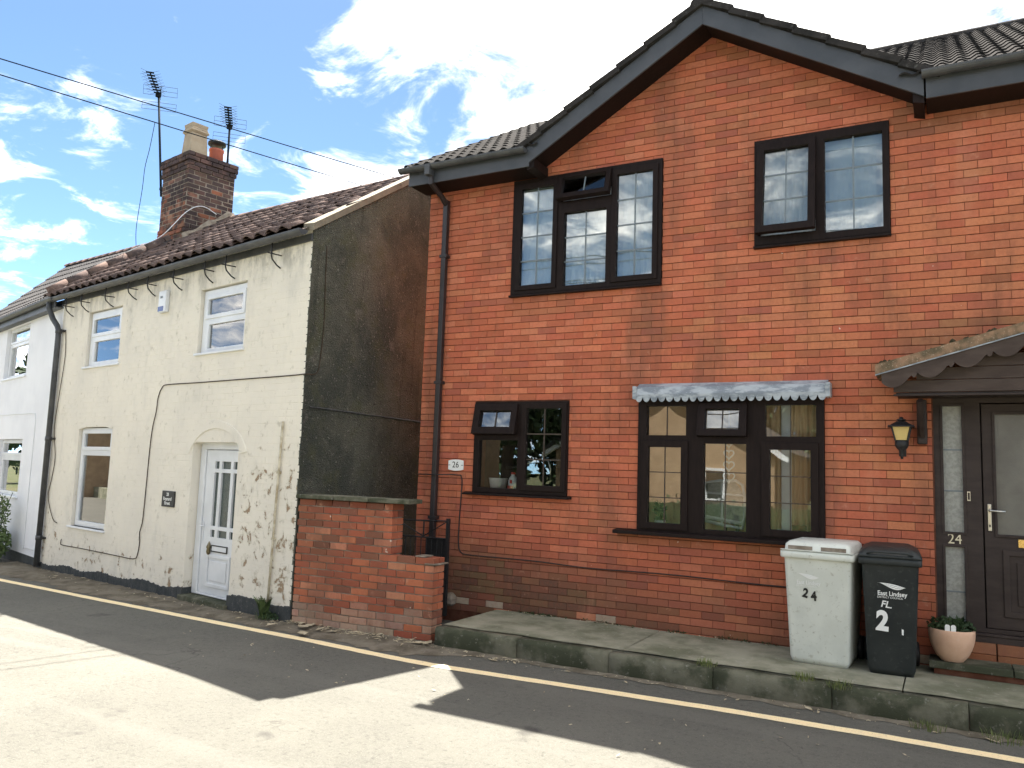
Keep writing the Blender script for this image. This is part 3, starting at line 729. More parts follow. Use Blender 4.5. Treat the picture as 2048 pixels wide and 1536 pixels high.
# rainwater pipe
dp = MB().box(-5.372, -5.307, -.085, -.020, .25, 5.02).build('downpipe', MAT['pipe'], house, bevel=.008)
MB().tube([(-5.34, OV-.03, 5.29), (-5.34, OV-.02, 5.13), (-5.34, -.16, 5.03), (-5.34, -.055, 4.96)], .034, 10).build('swan_neck', MAT['pipe'], dp)
for z in (4.3, 2.75, 1.15): MB().box(-5.392, -5.287, -.092, -.004, z, z+.035).build('pipe_clip', MAT['pipe'], dp, bevel=.003)
MB().box(-5.375, -5.305, OV-.125, OV-.004, 5.20, 5.33).build('gutter_outlet', MAT['gutter'], house, bevel=.006)
def cable(name, pts, r, m, parent, n=6):
    P = [Vector(p) for p in pts]; out = []
    for i in range(len(P)-1):                               # Catmull-Rom through the points
        p0, p1, p2, p3 = P[max(i-1, 0)], P[i], P[i+1], P[min(i+2, len(P)-1)]
        k = max(2, min(10, int((p2-p1).length/.06)))
        for j in range(k):
            t = j/k; out.append(.5*((2*p1)+(p2-p0)*t+(2*p0-5*p1+4*p2-p3)*t*t+(3*p1-p0-3*p2+p3)*t**3))
    out.append(P[-1])
    return MB().tube(out, r, n).build(name, m, parent, smooth=True)
cable('cable', [(-5.6, -.012, 1.668), (-5.3, -.10, 1.67), (-5.06, -.012, 1.674), (-4.985, -.012, 1.62), (-4.998, -.012, 1.2), (-5.0, -.012, .90), (-4.965, -.012, .79), (-4.85, -.012, .766), (-4.4, -.014, .766), (-3.978, -.012, .765), (-3.6, -.018, .752), (-3.284, -.012, .746), (-2.478, -.012, .758), (-1.6, -.012, .745), (-.8, -.012, .75)], .007, MAT['black'], house)

# ---- front door, side light, steps
DY = (.03, .10)
dfr = MB().holed(-.106, 1.418, .520, 2.533, [(-.025, .121, 1.346, 2.445), (-.025, .118, .56, 1.218), (.262, 1.16, .556, 2.470), (1.24, 1.38, .56, 2.445)], *DY).build('door_frame', MAT['brown_wood'], house, bevel=.006)
MB().box(-.03, .126, .062, .068, 1.34, 2.45).build('side_pane', MAT['frost'], dfr); MB().box(-.03, .123, .062, .068, .55, 1.22).build('side_pane', MAT['frost'], dfr)
MB().box(1.23, 1.39, .062, .068, .55, 2.45).build('side_pane', MAT['frost'], dfr)
for z in (1.70, 2.06): MB().box(-.024, .120, .055, .0615, z-.006, z+.006).build('glazing_bar', MAT['glaze_bar'], dfr)
MB().box(-.024, .117, .055, .0615, .83, .842).build('glazing_bar', MAT['glaze_bar'], dfr)
for z0, z1, x0, x1 in ((1.346, 2.445, -.025, .121), (.56, 1.218, -.025, .118)):
    MB().holed(x0-.022, x1+.022, z0-.022, z1+.022, [(x0, x1, z0, z1)], .022, .0295).build('glazing_bead', MAT['brown_wood'], dfr, bevel=.003)
door = MB().holed(.272, 1.150, .560, 2.462, [(.371, 1.05, 1.345, 2.372)], .045, .095).build('door', MAT['brown_wood'], house, bevel=.004)
MB().box(.36, 1.06, .066, .072, 1.335, 2.382).build('door_pane', MAT['door_glass'], door)
MB().holed(.349, 1.072, 1.323, 2.394, [(.371, 1.05, 1.345, 2.372)], .034, .0445).build('glazing_bead', MAT['brown_wood'], door, bevel=.004)
for x0, x1 in ((.40, 1.02),):
    MB().holed(x0, x1, .66, 1.22, [(x0+.05, x1-.05, .71, 1.17)], .030, .0445).build('door_panel_moulding', MAT['brown_wood'], door, bevel=.006)
    MB().box(x0+.10, x1-.10, .034, .0445, .76, 1.12).build('door_panel', MAT['brown_wood'], door, bevel=.006)
MB().box(.30, .328, .036, .0445, 1.37, 1.60).build('handle_plate', MAT['chrome'], door, bevel=.006)
MB().tube([(.314, .04, 1.545), (.314, -.005, 1.545), (.325, -.012, 1.545), (.43, -.012, 1.542)], .009, 8).build('door_handle', MAT['chrome'], door, smooth=True)
MB().box(.308, .320, .033, .036, 1.405, 1.425).build('keyhole', MAT['text_black'], door)
MB().box(.515, .80, .036, .0445, 1.245, 1.315).build('letter_plate', MAT['gold'], door, bevel=.003)
MB().holed(.150, .175, 1.62, 1.70, [(.155, .170, 1.63, 1.69)], .022, .0295).build('bell_push', MAT['chrome'], dfr)
text('house_number', '24', .125, MAT['chrome'], dfr, (.048, .0285, 1.284), sx=.9)
MB().box(-.14, 1.50, -.02, .11, .496, .519).build('threshold', MAT['brown_wood'], house, bevel=.005)
MB().box(-.2, 1.5, .15, .16, .3, 2.6).build('door_light_block', MAT['dark'], house)  # thin dark sheet added unseen behind the door to stop light leaking through
stp = MB().box(-.13, 1.55, -.295, .03, -.05, .243).build('door_step', MAT['mortar'], house)
bs = MB().box(0, .215, 0, .10, 0, .09).mesh('step_brick')
for i in range(7): put('step_brick', bs, MAT['brick_one'], stp, bevel=.004, loc=(-.11+i*.225, -.03, .255+random.uniform(0, .004))).color = (*jit(BROWN), 1)
for i in range(7): put('step_brick', bs, MAT['brick_one'], stp, bevel=.004, loc=(-.11+i*.225+(.0), -.02, .352)).color = (*jit((.30, .13, .07)), 1)
for i, (x0, x1) in enumerate(((-.165, .43), (.437, 1.03), (1.037, 1.60))): MB().box(x0, x1, -.325, -.032, .245, .302).build('step_slab', MAT['kerb'], stp, bevel=.006)
MB().box(-.104, 1.415, -.014, .028, .445, .494).build('under_sill', MAT['brown_wood'], house)
# ---- porch
PX, PY, PA, PT = .63, -.50, 3.005, .285
def porch_z(x): return PA-PT*abs(x-PX)
for sg in (-1, 1):
    e = PX+sg*1.155
    p = [(PX, PA), (e, porch_z(e)), (e, porch_z(e)+.085), (PX, PA+.085)]
    if sg < 0: p = [p[1], p[0], p[3], p[2]]
    MB().prism(p, PY-.02, -.003).build('porch_roof', MAT['porch_tile'], house)
    MB().prism([(q[0], q[1]-.012) if k < 2 else (q[0], q[1]-.088) for k, q in enumerate(p)], PY-.035, PY-.022).build('drip_edge', MAT['lead'], house)
    # scalloped bargeboard: long swags with small points between them
    x0 = e-sg*.05; n = 4; top = []; bot = []
    N_ = 72
    for i in range(N_+1):
        t = i/N_; x = x0+(PX-x0)*t; q = (t*n) % 1.0
        if i == N_: q = 1.0
        drop = .085+.075*max(0, math.sin(math.pi*min(1, q/.82)))**.8 if q < .82 else .085+.035*max(0, math.sin(math.pi*(q-.82)/.18))**.8
        top.append((x, porch_z(x)-.013)); bot.append((x, porch_z(x)-drop))
    q = MB(); ids = []
    for (xt, zt), (xb, zb) in zip(top, bot): ids.append([q.vert((xt, PY-.020, zt)), q.vert((xb, PY-.020, zb)), q.vert((xb, PY+.0, zb)), q.vert((xt, PY+.0, zt))])
    for a, b in zip(ids, ids[1:]):
        for k in range(4):
            l = (k+1) % 4; q.f.append((a[k], b[k], b[l], a[l]) if sg > 0 else (a[l], b[l], b[k], a[k]))
    q.f.append(tuple(ids[0])); q.f.append(tuple(ids[-1]))
    q.build('porch_bargeboard', MAT['porch_wood'], house)
    for k in range(24):                                     # moss along the upper edge against the wall
        pass
for k in range(3):
    z0 = 2.530+.105*k; hwid = min(1.02, (PA-.03-z0-.1)/PT)
    if hwid > .1: MB().box(PX-hwid, PX+hwid, PY+.09, PY+.105, z0, z0+.101).build('gable_board', MAT['porch_wood'], house, bevel=.003)
MB().box(PX-1.0, PX+1.0, PY+.106, -.004, 2.512, 2.528).build('porch_soffit', MAT['brown_wood'], house)
MB().box(PX-1.02, PX+1.02, PY+.075, PY+.105, 2.497, 2.5115).build('porch_beam', MAT['brown_wood'], house)
for sx in (-.225, 1.405):
    br = MB().box(sx, sx+.08, -.085, -.004, 2.10, 2.496).build('porch_bracket', MAT['brown_wood'], house, bevel=.012)
    MB().tube([(sx+.04, -.07, 2.17), (sx+.04, -.20, 2.30), (sx+.04, -.36, 2.46)], .03, 6).build('brace', MAT['brown_wood'], br)
moss = MB()
for i in range(900):
    x = random.uniform(PX-1.15, PX+1.1); r_ = random.uniform(.006, .026)*(1.2 if math.sin(x*9)+math.sin(x*23) > .2 else .6); y = random.triangular(-.50, -.004, -.01); zc = porch_z(x)+.085
    moss.lathe([(r_*.8, zc-.01), (r_, zc+r_*.4), (r_*.6, zc+r_*1.1), (r_*.15, zc+r_*1.4)], 5, (x, y))
mo = stuff(moss.build('porch_moss', MAT['moss'], house))

# ---- curtains and things behind the glass
tag(curtain_mesh(-4.33, -4.02, 3.80, 5.08, .14, 5, .022, gather=-.2).build('curtain', MAT['net'], None, True, loc=HO), 'white curtain at the left side of the three-light upstairs window', 'curtain')
tag(curtain_mesh(-2.80, -2.68, 3.80, 5.08, .14, 3, .02).build('curtain', MAT['net'], None, True, loc=HO), 'white curtain at the right side of the three-light upstairs window', 'curtain')
tag(MB().box(-1.00, -.44, .10, .125, 4.985, 5.075).build('roller_blind', MAT['net'], None, loc=HO), 'rolled-up white blind at the top of the upper right window', 'blind')
tag(curtain_mesh(-4.36, -2.66, 3.80, 5.10, .076, 22, .006).build('net_curtain', MAT['net'], None, True, loc=HO), 'thin pale net added across the three-light upstairs window to lighten its panes', 'curtain')  # added net: gives the panes a pale, milky base under the reflections
tag(curtain_mesh(-1.00, -.44, 4.10, 5.10, .125, 8, .006).build('net_curtain', MAT['net'], None, True, loc=HO), 'pale net added behind the fixed light of the upper right window to lighten its pane', 'curtain')  # added net: its pale colour stands in for sky reflected in the pane
nb = curtain_mesh(-1.60, -1.06, 4.10, 5.10, .072, 12, .004)
tag(nb.build('net_curtain', MAT['net'], None, True, loc=HO), 'pale net behind the opening light of the upper right window', 'curtain')
jug = MB().lathe([(.05, 0), (.075, .03), (.08, .09), (.06, .13), (.055, .135)], 20)
tag(jug.build('ornament_bowl', MAT['white'], None, True, loc=(-.60, 8.16, 4.068)), 'white bowl on the sill of the upper right window', 'bowl')
tag(curtain_mesh(-1.33, -1.06, 1.2, 2.55, .17, 5, .03).build('curtain', MAT['curtain_tan'], None, True, loc=HO), 'tan curtain at the right of the wide ground floor window', 'curtain')
tag(curtain_mesh(-1.62, -1.44, 1.2, 2.55, .20, 3, .03).build('curtain', MAT['curtain_tan'], None, True, loc=HO), 'tan curtain between the middle and right lights of the wide window', 'curtain')
tag(MB().box(-1.44, -1.30, .26, .28, 1.2, 2.5).build('lamp_stand', MAT['white'], None, loc=HO), 'pale upright strip seen between the tan curtains', 'fitting')
gar = thing('heart_garland', 'string of white hearts hanging in the middle light of the wide window', 'ornament', (-1.925, 8.13, 2.12))
for i in range(4):
    z = -.02-.115*i; s_ = .045+.004*i; pts = []
    for k in range(28):
        t = 2*math.pi*k/28; pts.append((s_*16*math.sin(t)**3/16, z+s_*(13*math.cos(t)-5*math.cos(2*t)-2*math.cos(3*t)-math.cos(4*t))/16))
    q = MB().tube([(x, 0, zz) for x, zz in pts]+[(pts[0][0], 0, pts[0][1])], .0075, 6); q.build('heart', MAT['text_white'], gar, True)
MB().tube([(0, 0, .3), (0, 0, -.42)], .002, 5).build('string', MAT['text_white'], gar)
mir = thing('reflection_frame', 'white arched frame added behind the middle light of the wide window, standing in for a reflection', 'white_frame', (-1.97, 8.36, 1.26))  # frame added in the room in place of a white shape reflected in this pane
fr = [(-.26, 0, .04), (-.26, 0, .43), (-.10, 0, .455), (.06, 0, .46), (.13, 0, .42), (.155, 0, .30), (.155, 0, .15), (.13, 0, -.02), (-.05, 0, -.0), (-.26, 0, .04)]
MB().tube(fr, .016, 8).build('frame', MAT['white'], mir, True)
MB().tube([(-.08, .0, .0), (-.08, .0, .455)], .012, 6).build('upright', MAT['white'], mir); MB().tube([(-.26, 0, .33), (.15, 0, .31)], .012, 6).build('rail', MAT['white'], mir)
MB().tube([(-.26, 0, .08), (.14, 0, .03)], .02, 6).build('rail', MAT['white'], mir)
MB().prism([(-.25, .05), (.13, .0), (.15, .30), (.05, .45), (-.25, .43)], .02, .03).build('glass', MAT['frost'], mir)
MB().box(-.06, -.03, .0, .03, -.1, .02).build('foot', MAT['bark'], mir); MB().box(.06, .09, .0, .03, -.1, .02).build('foot', MAT['bark'], mir)
tag(MB().lathe([(.055, 0), (.075, .02), (.085, .12), (.08, .125)], 16).build('plant_pot', MAT['orange_tile'], None, True, loc=(-1.25, 8.20, 1.19)), 'terracotta pot on the sill behind the right light of the wide window', 'pot')
bx_ = MB().prism([(-.08, 0), (.08, 0), (.06, .07), (-.06, .08)], -.04, .04)
tag(bx_.build('tissue_box', MAT['white'], None, bevel=.006, loc=(-1.40, 8.18, 1.19)), 'white box on the sill behind the right light of the wide window', 'box')
pl = thing('house_plant', 'leafy plant behind the lower left light of the wide window', 'plant', (-2.66, 8.22, 1.19))
def leaf_cloud(n, ctr, rad, size, flatten=1.0):
    q = MB()
    for _ in range(n):
        d = Vector((random.gauss(0, 1), random.gauss(0, 1), random.gauss(0, 1))).normalized()*random.random()**.4
        p = Vector(ctr)+Vector((d.x*rad[0], d.y*rad[1], d.z*rad[2])); s_ = size*random.uniform(.6, 1.3)
        a = Vector((random.gauss(0, 1), random.gauss(0, 1), random.gauss(0, 1)*flatten)).normalized(); b = a.cross(Vector((random.gauss(0, 1), random.gauss(0, 1), random.gauss(0, 1)))).normalized()
        q.face([p-a*s_, p-b*s_*.45+a*s_*.1, p+a*s_, p+b*s_*.45+a*s_*.1])
    return q
leaf_cloud(160, (0, 0, .17), (.07, .05, .14), .03).build('foliage', MAT['leaf'], pl)
MB().lathe([(.04, 0), (.055, .01), (.06, .09), (.055, .092)], 14).build('pot', MAT['white'], pl, True)
# kitchen window sill
bk = MB().lathe([(.085, 0), (.11, .16), (.115, .165), (.108, .16), (.083, .012)], 24)
tag(bk.build('washing_up_bowl', MAT['white'], None, True, loc=(-4.60, 8.17, 1.49)), 'white tub on the kitchen sill beside the milk bottle', 'tub')
mk = thing('milk_bottle', 'white plastic milk bottle with a red label on the kitchen sill', 'bottle', (-4.40, 8.16, 1.49))
MB().lathe([(.05, 0), (.055, .01), (.055, .14), (.042, .175), (.022, .20), (.022, .215)], 16).build('body', MAT['white'], mk, True)
MAT['red'] = newmat('red_label', (.55, .05, .04), .5)[0]
MB().lathe([(.026, .213), (.026, .235), (.02, .237)], 12).build('cap', MAT['red'], mk); MB().box(-.035, .035, -.058, -.054, .04, .085).build('label', MAT['red'], mk); MB().box(-.012, .016, -.058, -.054, .11, .15).build('label', MAT['red'], mk)
MB().tube([(.045, 0, .17), (.075, 0, .15), (.075, 0, .10), (.052, 0, .08)], .008, 6).build('handle', MAT['white'], mk, True)
tag(MB().tube([(-4.58, 8.32, 1.78), (-4.4, 8.32, 1.80), (-4.2, 8.32, 1.87), (-4.10, 8.32, 1.90), (-4.03, 8.32, 1.87), (-4.0, 8.32, 1.78), (-4.0, 8.32, 1.60)], .012, 8).build('kitchen_tap', MAT['chrome'], None, True), 'curved chrome tap seen through the kitchen window', 'tap')

# ---- number plate 26, wall lantern
pt = thing('number_plate', 'white enamel plate with the number 26 left of the kitchen window', 'sign', (-5.077, 8, 1.789))
pp = []
for k in range(13): t = -1+2*k/12; pp.append((.104*t, -.052-.014*(1-t*t)))
for k in range(13): t = 1-2*k/12; pp.append((.104*t, .052+.014*(1-t*t)))
MB().prism(pp, -.016, -.004).build('plate', MAT['text_white'], pt, bevel=.002)
text('number', '26', .10, MAT['text_black'], pt, (-.002, -.017, .002), sx=.95)
for sx in (-.088, .088): MB().box(sx-.012, sx+.012, -.018, -.016, -.003, .003).build('mark', MAT['text_black'], pt)
ln = thing('wall_lantern', 'black coach lantern with amber glass on the brick wall by the porch', 'lantern', (-.345, 8, 1.96))
LY = -.155; M_am, nt, b = newmat('amber_glass', (.62, .46, .16), .35, .5)
MAT['amber'] = M_am
cage = MB()
def frus(q, c, w0, z0, w1, z1, closed=True):
    n = len(q.v); q.v += [(c[0]+sx*w0, c[1]+sy*w0, z0) for sx, sy in ((-1, -1), (1, -1), (1, 1), (-1, 1))]+[(c[0]+sx*w1, c[1]+sy*w1, z1) for sx, sy in ((-1, -1), (1, -1), (1, 1), (-1, 1))]
    q.f += [tuple(n+k for k in f) for f in ((0, 3, 2, 1), (4, 5, 6, 7), (0, 1, 5, 4), (1, 2, 6, 5), (2, 3, 7, 6), (3, 0, 4, 7))]
    return q
frus(MB(), (0, LY), .046, .17, .072, .285).build('amber_pane', MAT['amber'], ln)
for sx, sy in ((-1, -1), (1, -1), (1, 1), (-1, 1)):
    MB().tube([(sx*.048, LY+sy*.048, .165), (sx*.075, LY+sy*.075, .288)], .008, 5).build('cage_bar', MAT['black'], ln)
frus(frus(MB(), (0, LY), .108, .285, .102, .297), (0, LY), .090, .2975, .035, .335).build('roof', MAT['black'], ln)
MB().lathe([(.022, .335), (.038, .345), (.040, .352), (.014, .362), (.018, .37), (.004, .376)], 10, (0, LY)).build('finial', MAT['black'], ln, True)
MB().lathe([(.010, .005), (.014, .03), (.016, .07), (.045, .10), (.056, .125), (.056, .165), (.05, .17)], 12, (0, LY)).build('base', MAT['black'], ln, True)
MB().tube([(0, LY, .06), (0, -.10, .02), (0, -.03, .05), (0, -.006, .08)], .010, 6).build('arm', MAT['black'], ln, True); MB().box(-.03, .03, -.012, -.003, .03, .15).build('back_plate', MAT['black'], ln, bevel=.004)

# ---- wheelie bins
MAT['bin_grey'] = mottled('grey_bin_plastic', (.72, .745, .68), (.64, .665, .605), 3.5, .55, .4, 130, .0015, c3=(.42, .42, .35))
MAT['bin_black'] = mottled('black_bin_plastic', (.014, .019, .020), (.026, .031, .031), 3.5, .5, .45, 130, .0015, c3=(.05, .055, .052))
def loft(rects, name_unused=None):
    """rects: list of (x0,x1,y0,y1,z) joined with rounded corners"""
    q = MB(); rings = []; rr = .035; seg = 4
    for x0, x1, y0, y1, z in rects:
        ring = []
        for cx, cy, a0 in ((x1-rr, y0+rr, -90), (x1-rr, y1-rr, 0), (x0+rr, y1-rr, 90), (x0+rr, y0+rr, 180)):
            for k in range(seg+1):
                a = R(a0+90*k/seg); ring.append(q.vert((cx+rr*math.cos(a), cy+rr*math.sin(a), z)))
        rings.append(ring)
    for a, b in zip(rings, rings[1:]):
        for k in range(len(a)): l = (k+1) % len(a); q.f.append((a[k], a[l], b[l], b[k]))
    q.f.append(tuple(reversed(rings[0]))); q.f.append(tuple(rings[-1]))
    return q
def wheelie_bin(loc, rz, m, label, grey, wid):
    b_ = thing('wheelie_bin', label, 'bin', loc, rz, 'wheelie bins on the pavement')
    w2 = wid/2; bw_ = w2-.045
    loft([(-bw_+.03, bw_-.03, .02, .50, .0), (-bw_+.015, bw_-.015, .0, .54, .05), (-w2+.025, w2-.025, -.055, .62, .885), (-w2+.02, w2-.02, -.06, .625, .90)]).build('body', m, b_, True)
    loft([(-w2+.006, w2-.006, -.085, .645, .885), (-w2, w2, -.095, .655, .895), (-w2, w2, -.095, .655, .938), (-w2+.008, w2-.008, -.088, .648, .945)]).build('rim', m, b_, True)
    if grey:
        lid = loft([(-w2+.01, w2-.01, -.075, .64, .9455), (-w2+.03, w2-.03, -.062, .63, .950), (-w2+.035, w2-.035, -.055, .62, 1.00), (-w2+.06, w2-.06, -.02, .59, 1.025)]).build('lid', m, b_, True)
        for sx in (-1, 1): MB().box(sx*.135-.10, sx*.135+.10, -.066, -.050, .958, .990).build('lid_recess', MAT['mortar_pale'], lid)
        MB().box(-w2+.005, w2-.005, -.10, -.06, .951, .957).build('lid_lip', m, lid, bevel=.003)
    else:
        lid = loft([(-w2-.004, w2+.004, -.105, .655, .9455), (-w2+.005, w2-.005, -.10, .65, .965), (-w2+.03, w2-.03, -.06, .62, 1.0), (-w2+.09, w2-.09, .02, .55, 1.030)]).build('lid', m, b_, True)
        MB().tube([(-.17, -.098, .975), (-.12, -.112, .992), (.12, -.112, .992), (.17, -.098, .975)], .010, 8).build('lid_grip', m, lid, True)
    MB().tube([(-w2+.02, .665, .93), (w2-.02, .665, .93)], .018, 10).build('handle_bar', m, b_, True)
    for sx in (-1, 1): MB().lathe([(.03, -.025), (.095, -.022), (.10, -.01), (.10, .01), (.095, .022), (.03, .025)], 24).xf(Matrix.Translation((sx*(bw_+.002), .53, .10)) @ Matrix.Rotation(R(90), 4, 'Y')).build('wheel', MAT['black'], b_, True)
    MB().tube([(-bw_+.02, .53, .10), (bw_-.02, .53, .10)], .012, 8).build('axle', MAT['metal'], b_)
    return b_
LEAN = math.atan2(.055, .835)
def on_front(z): return -.001-.0035-(z-.05)*.055/.835
bg_ = wheelie_bin((-.988, 7.395, .197), R(-3), MAT['bin_grey'], 'grey wheelie bin numbered 24 in black under the wide window', True, .60)
bb_ = wheelie_bin((-.430, 7.385, .197), R(3), MAT['bin_black'], 'black wheelie bin with a large white 2 beside the porch', False, .475)
def swoosh(parent, m, x, z, s_):
    q = MB(); n = 20; ids = []
    top = lambda t: .012*math.sin(math.pi*t)+.030*(1-t)**1.2-.004; bot = lambda t: .030*(1-t)-.036*math.sin(math.pi*t**1.5)
    for i in range(n+1):
        t = i/n; X = (t-.5)*.185*s_; a, b = top(t)*s_*.85, bot(t)*s_*.85
        if i in (0, n): b = a
        zm = (a+b)/2
        ids.append((X, a, b))
    for (x0, a0, b0), (x1, a1, b1) in zip(ids, ids[1:]):
        for u, v in ((0, .27), (.33, .63), (.69, 1)):
            if (x0/s_/.185+.5) < .25: u, v = u*1.0-(.03 if u else 0), v+(.04 if v < 1 else 0)
            P = lambda X, Z: (X, 0, Z)
            q.face([P(x0, a0+(b0-a0)*v), P(x1, a1+(b1-a1)*v), P(x1, a1+(b1-a1)*u), P(x0, a0+(b0-a0)*u)])
    o = q.build('emblem', m, parent, loc=(x, on_front(z)-.0012, z), rot=(LEAN, 0, 0)); return o
TR = (R(90)+LEAN, 0, 0)
for par, x, z, s_, sm in ((bg_, -.075, .735, 1.0, .8), (bb_, .010, .715, 1.12, 1)):
    swoosh(par, MAT['text_white'], x, z, s_)
    text('lettering', 'East Lindsey', .046*s_, MAT['text_white'], par, (x+.004, on_front(z-.052)-.001, z-.054*s_), TR, bold=.0009, sx=.86)
    text('lettering', 'DISTRICT COUNCIL', .019*s_, MAT['text_white'], par, (x-.012, on_front(z-.08)-.001, z-.082*s_), TR, sx=1.0)
for ch, x, z, r_ in (('2', -.098, .590, -12), ('4', -.030, .570, 4)):
    text('numeral', ch, .105, MAT['text_black'], bg_, (x, on_front(z)-.001, z), (R(90)+LEAN, R(-r_), 0), bold=.0045, sx=.85)
text('numeral', '2', .215, MAT['text_white'], bb_, (-.062, on_front(.42)-.001, .425), (R(90)+LEAN, R(3), 0), bold=.010, sx=.85)
text('chalk_lettering', 'FL.', .075, MAT['text_white'], bb_, (-.030, on_front(.56)-.001, .565), (R(90)+LEAN, R(6), 0), bold=.0016, shear=.15, sx=.95)
MB().prism([(.080, .335), (.093, .332), (.094, .375), (.079, .38)], on_front(.35)-.0015, on_front(.35)).build('sticker', MAT['text_white'], bb_)

# ---- flower pot on the step
MAT['terracotta'] = mottled('peach_glazed_pot', (.70, .46, .32), (.64, .40, .27), 9, .5, .4, 60, .002, c3=(.66, .46, .33))
fp = thing('flower_pot', 'round peach terracotta pot standing on the door step', 'flower pot', (.005, 7.79, .303))
prof = [(.085, 0), (.088, .006)]+[(.088+.086*math.sin(math.pi/2*min(1, t*1.12))**.72, .008+.245*t) for t in (.06, .14, .25, .4, .55, .7, .85, 1.0)]+[(.170, .260), (.158, .258), (.150, .235), (.10, .23)]
MB().lathe(prof, 40).build('bowl', MAT['terracotta'], fp, True)
MB().lathe([(.15, .225), (.10, .238), (.01, .242)], 20).build('compost', MAT['soil'], fp)
pp_ = thing('pot_plant', 'dark green trailing plant growing in the round pot by the door', 'plant', (.005, 7.79, .535))
leaf_cloud(620, (0, 0, .045), (.18, .15, .075), .024).build('foliage', MAT['leaf_dark'], pp_)
st = MB()
for i in range(40):
    a = random.uniform(0, 6.28); l = random.uniform(.08, .17); st.tube([(0, 0, 0), (l*.5*math.cos(a), l*.5*math.sin(a), .07), (l*math.cos(a), l*math.sin(a), .06)], .002, 3, False)
stuff(st.build('stems', MAT['leaf_dark'], pp_))
tg = thing('plant_label', 'pair of white plastic labels stuck in the round pot', 'label', (.0, 7.628, .545))
for x in (-.024, .019): MB().prism([(x-.018, 0), (x+.018, 0), (x+.018, .058), (x+.009, .068), (x-.009, .068), (x-.018, .058)], 0, .003).build('tag', MAT['text_white'], tg)

# ================================================================== GARDEN WALL
gw = thing('garden_wall', 'low stepped red brick wall between the cream cottage and the pavement', 'wall', (-4.5, 6.85, 0), R(3.1))
GX0, GX1, GXT, CHW = -1.835, -.065, -.59, .0748
WT = .215
MB().box(GX0+.01, GX1-.012, .010, WT-.01, -.2, .78).box(GX0+.01, GXT-.012, .011, WT-.011, .7801, 1.315).build('mortar_core', MAT['mortar_pale'], gw)
def wall_tint(x, z):
    r = random.random(); c = (.40, .130, .068)
    if r < .33: c = (.31, .092, .052)
    elif r < .48: c = (.21, .085, .055)
    elif r < .58: c = (.48, .20, .115)
    d = max(0, (.42-z)/.42)
    if random.random() < d*.95: c = tuple(a*(1-.7*d)+b*.7*d for a, b in zip(c, (.40, .35, .27)))
    if x < -1.45 and z > .75 and random.random() < .7: c = tuple(v*.55 for v in c)
    if z > 1.22: c = tuple(v*.6 for v in c)
    return jit(c, .14)
wb = {}
def wall_brick(x0, x1, z0, y0=0.0, y1=.1025, end=False):
    key = (round(x1-x0, 3), round(y1-y0, 3))
    if key not in wb:
        q = MB().box(-(x1-x0)/2, (x1-x0)/2, 0, y1-y0, -.0325, .0325); wb[key] = q.mesh('brick')
    o = put('brick', wb[key], MAT['brick_one'], gw, bevel=.004, loc=((x0+x1)/2, y0+random.uniform(-.0035, .0035), z0+.034+random.uniform(-.0015, .0015)), rot=(random.uniform(-.01, .01), random.uniform(-.008, .008), random.uniform(-.008, .008)))
    o.color = (*wall_tint((x0+x1)/2, z0), 1); return o
row = 0; z = -.055
while z < 1.31:
    xr = GX1 if z < .775 else (GXT if z > .84 else -.16)
    if .775 <= z <= .84: xr = -.165
    x = xr
    if row % 2 == 0:                                        # header brick at the end, seen on its long side from the pavement
        wall_brick(x-.1025, x, z, 0, WT-.002); x -= .1025+.010
    else:
        wall_brick(x-.215, x, z); wall_brick(x-.215, x, z, .1135, WT-.001); x -= .225
    while x > GX0+.02:
        a = max(x-.215, GX0); 
        if x-a > .03: wall_brick(a, x, z)
        x -= .225
    z += CHW; row += 1
cz = z-CHW+.067+.006
for x0, x1 in ((GX0-.01, -1.34), (-1.333, -.88), (-.873, -.375+.0)):
    MB().box(x0, x1, -.035, WT+.03, cz, cz+.045).build('coping_slab', MAT['kerb'], gw, bevel=.008, rot=(R(.4), 0, 0))
MB().box(-.17, -.02, -.012, WT+.005, .772, .786).build('mortar_bed', MAT['mortar_pale'], gw, bevel=.004)
MB().box(-.285, -.165, .0, .15, .786+.055, .786+.068).build('mortar_bed', MAT['mortar_pale'], gw)
for i in range(3):
    q = MB().lathe([(.02, 0), (.055, .03), (.06, .09), (.03, .13), (.01, .14)], 7).xf(Matrix.Scale(.8+.2*i, 4))
rub = MB().lathe([(.03, 0), (.07, .03), (.075, .09), (.04, .14), (.01, .15)], 7)
tag(rub.build('loose_stone', MAT['mortar_pale'], None, loc=(-5.02, 7.90, .19)), 'pale lump of stone on the pavement behind the garden wall', 'stone')

# ---- iron gate in the passage
gt = thing('iron_gate', 'black wrought iron gate behind the garden wall in the narrow passage', 'gate', (-5.35, 7.75, .10))
bar = lambda p, q, r_, name='bar': MB().tube([p, q], r_, 6).build(name, MAT['black'], gt)
bar((-.30, 0, 0), (-.30, 0, 1.02), .014, 'stile'); MB().box(.335, .372, -.018, .018, .0, 1.08).build('stile', MAT['black'], gt)
for z in (.06, .85, 1.03): bar((-.30, 0, z), (.34, 0, z+(.02 if z > .9 else 0)), .010, 'rail')
for i in range(1, 9): bar((-.30+.0725*i, 0, .06), (-.30+.0725*i, 0, .85), .006)
bar((.02, 0, .85), (.02, 0, 1.03), .009); bar((-.30, 0, 1.0), (.02, 0, .86), .007); bar((.02, 0, .86), (.33, 0, 1.04), .007)
MB().prism([(.06, .06), (.33, .06), (.33, .84), (.06, .84)], .010, .014).build('sheet_panel', MAT['black'], gt)

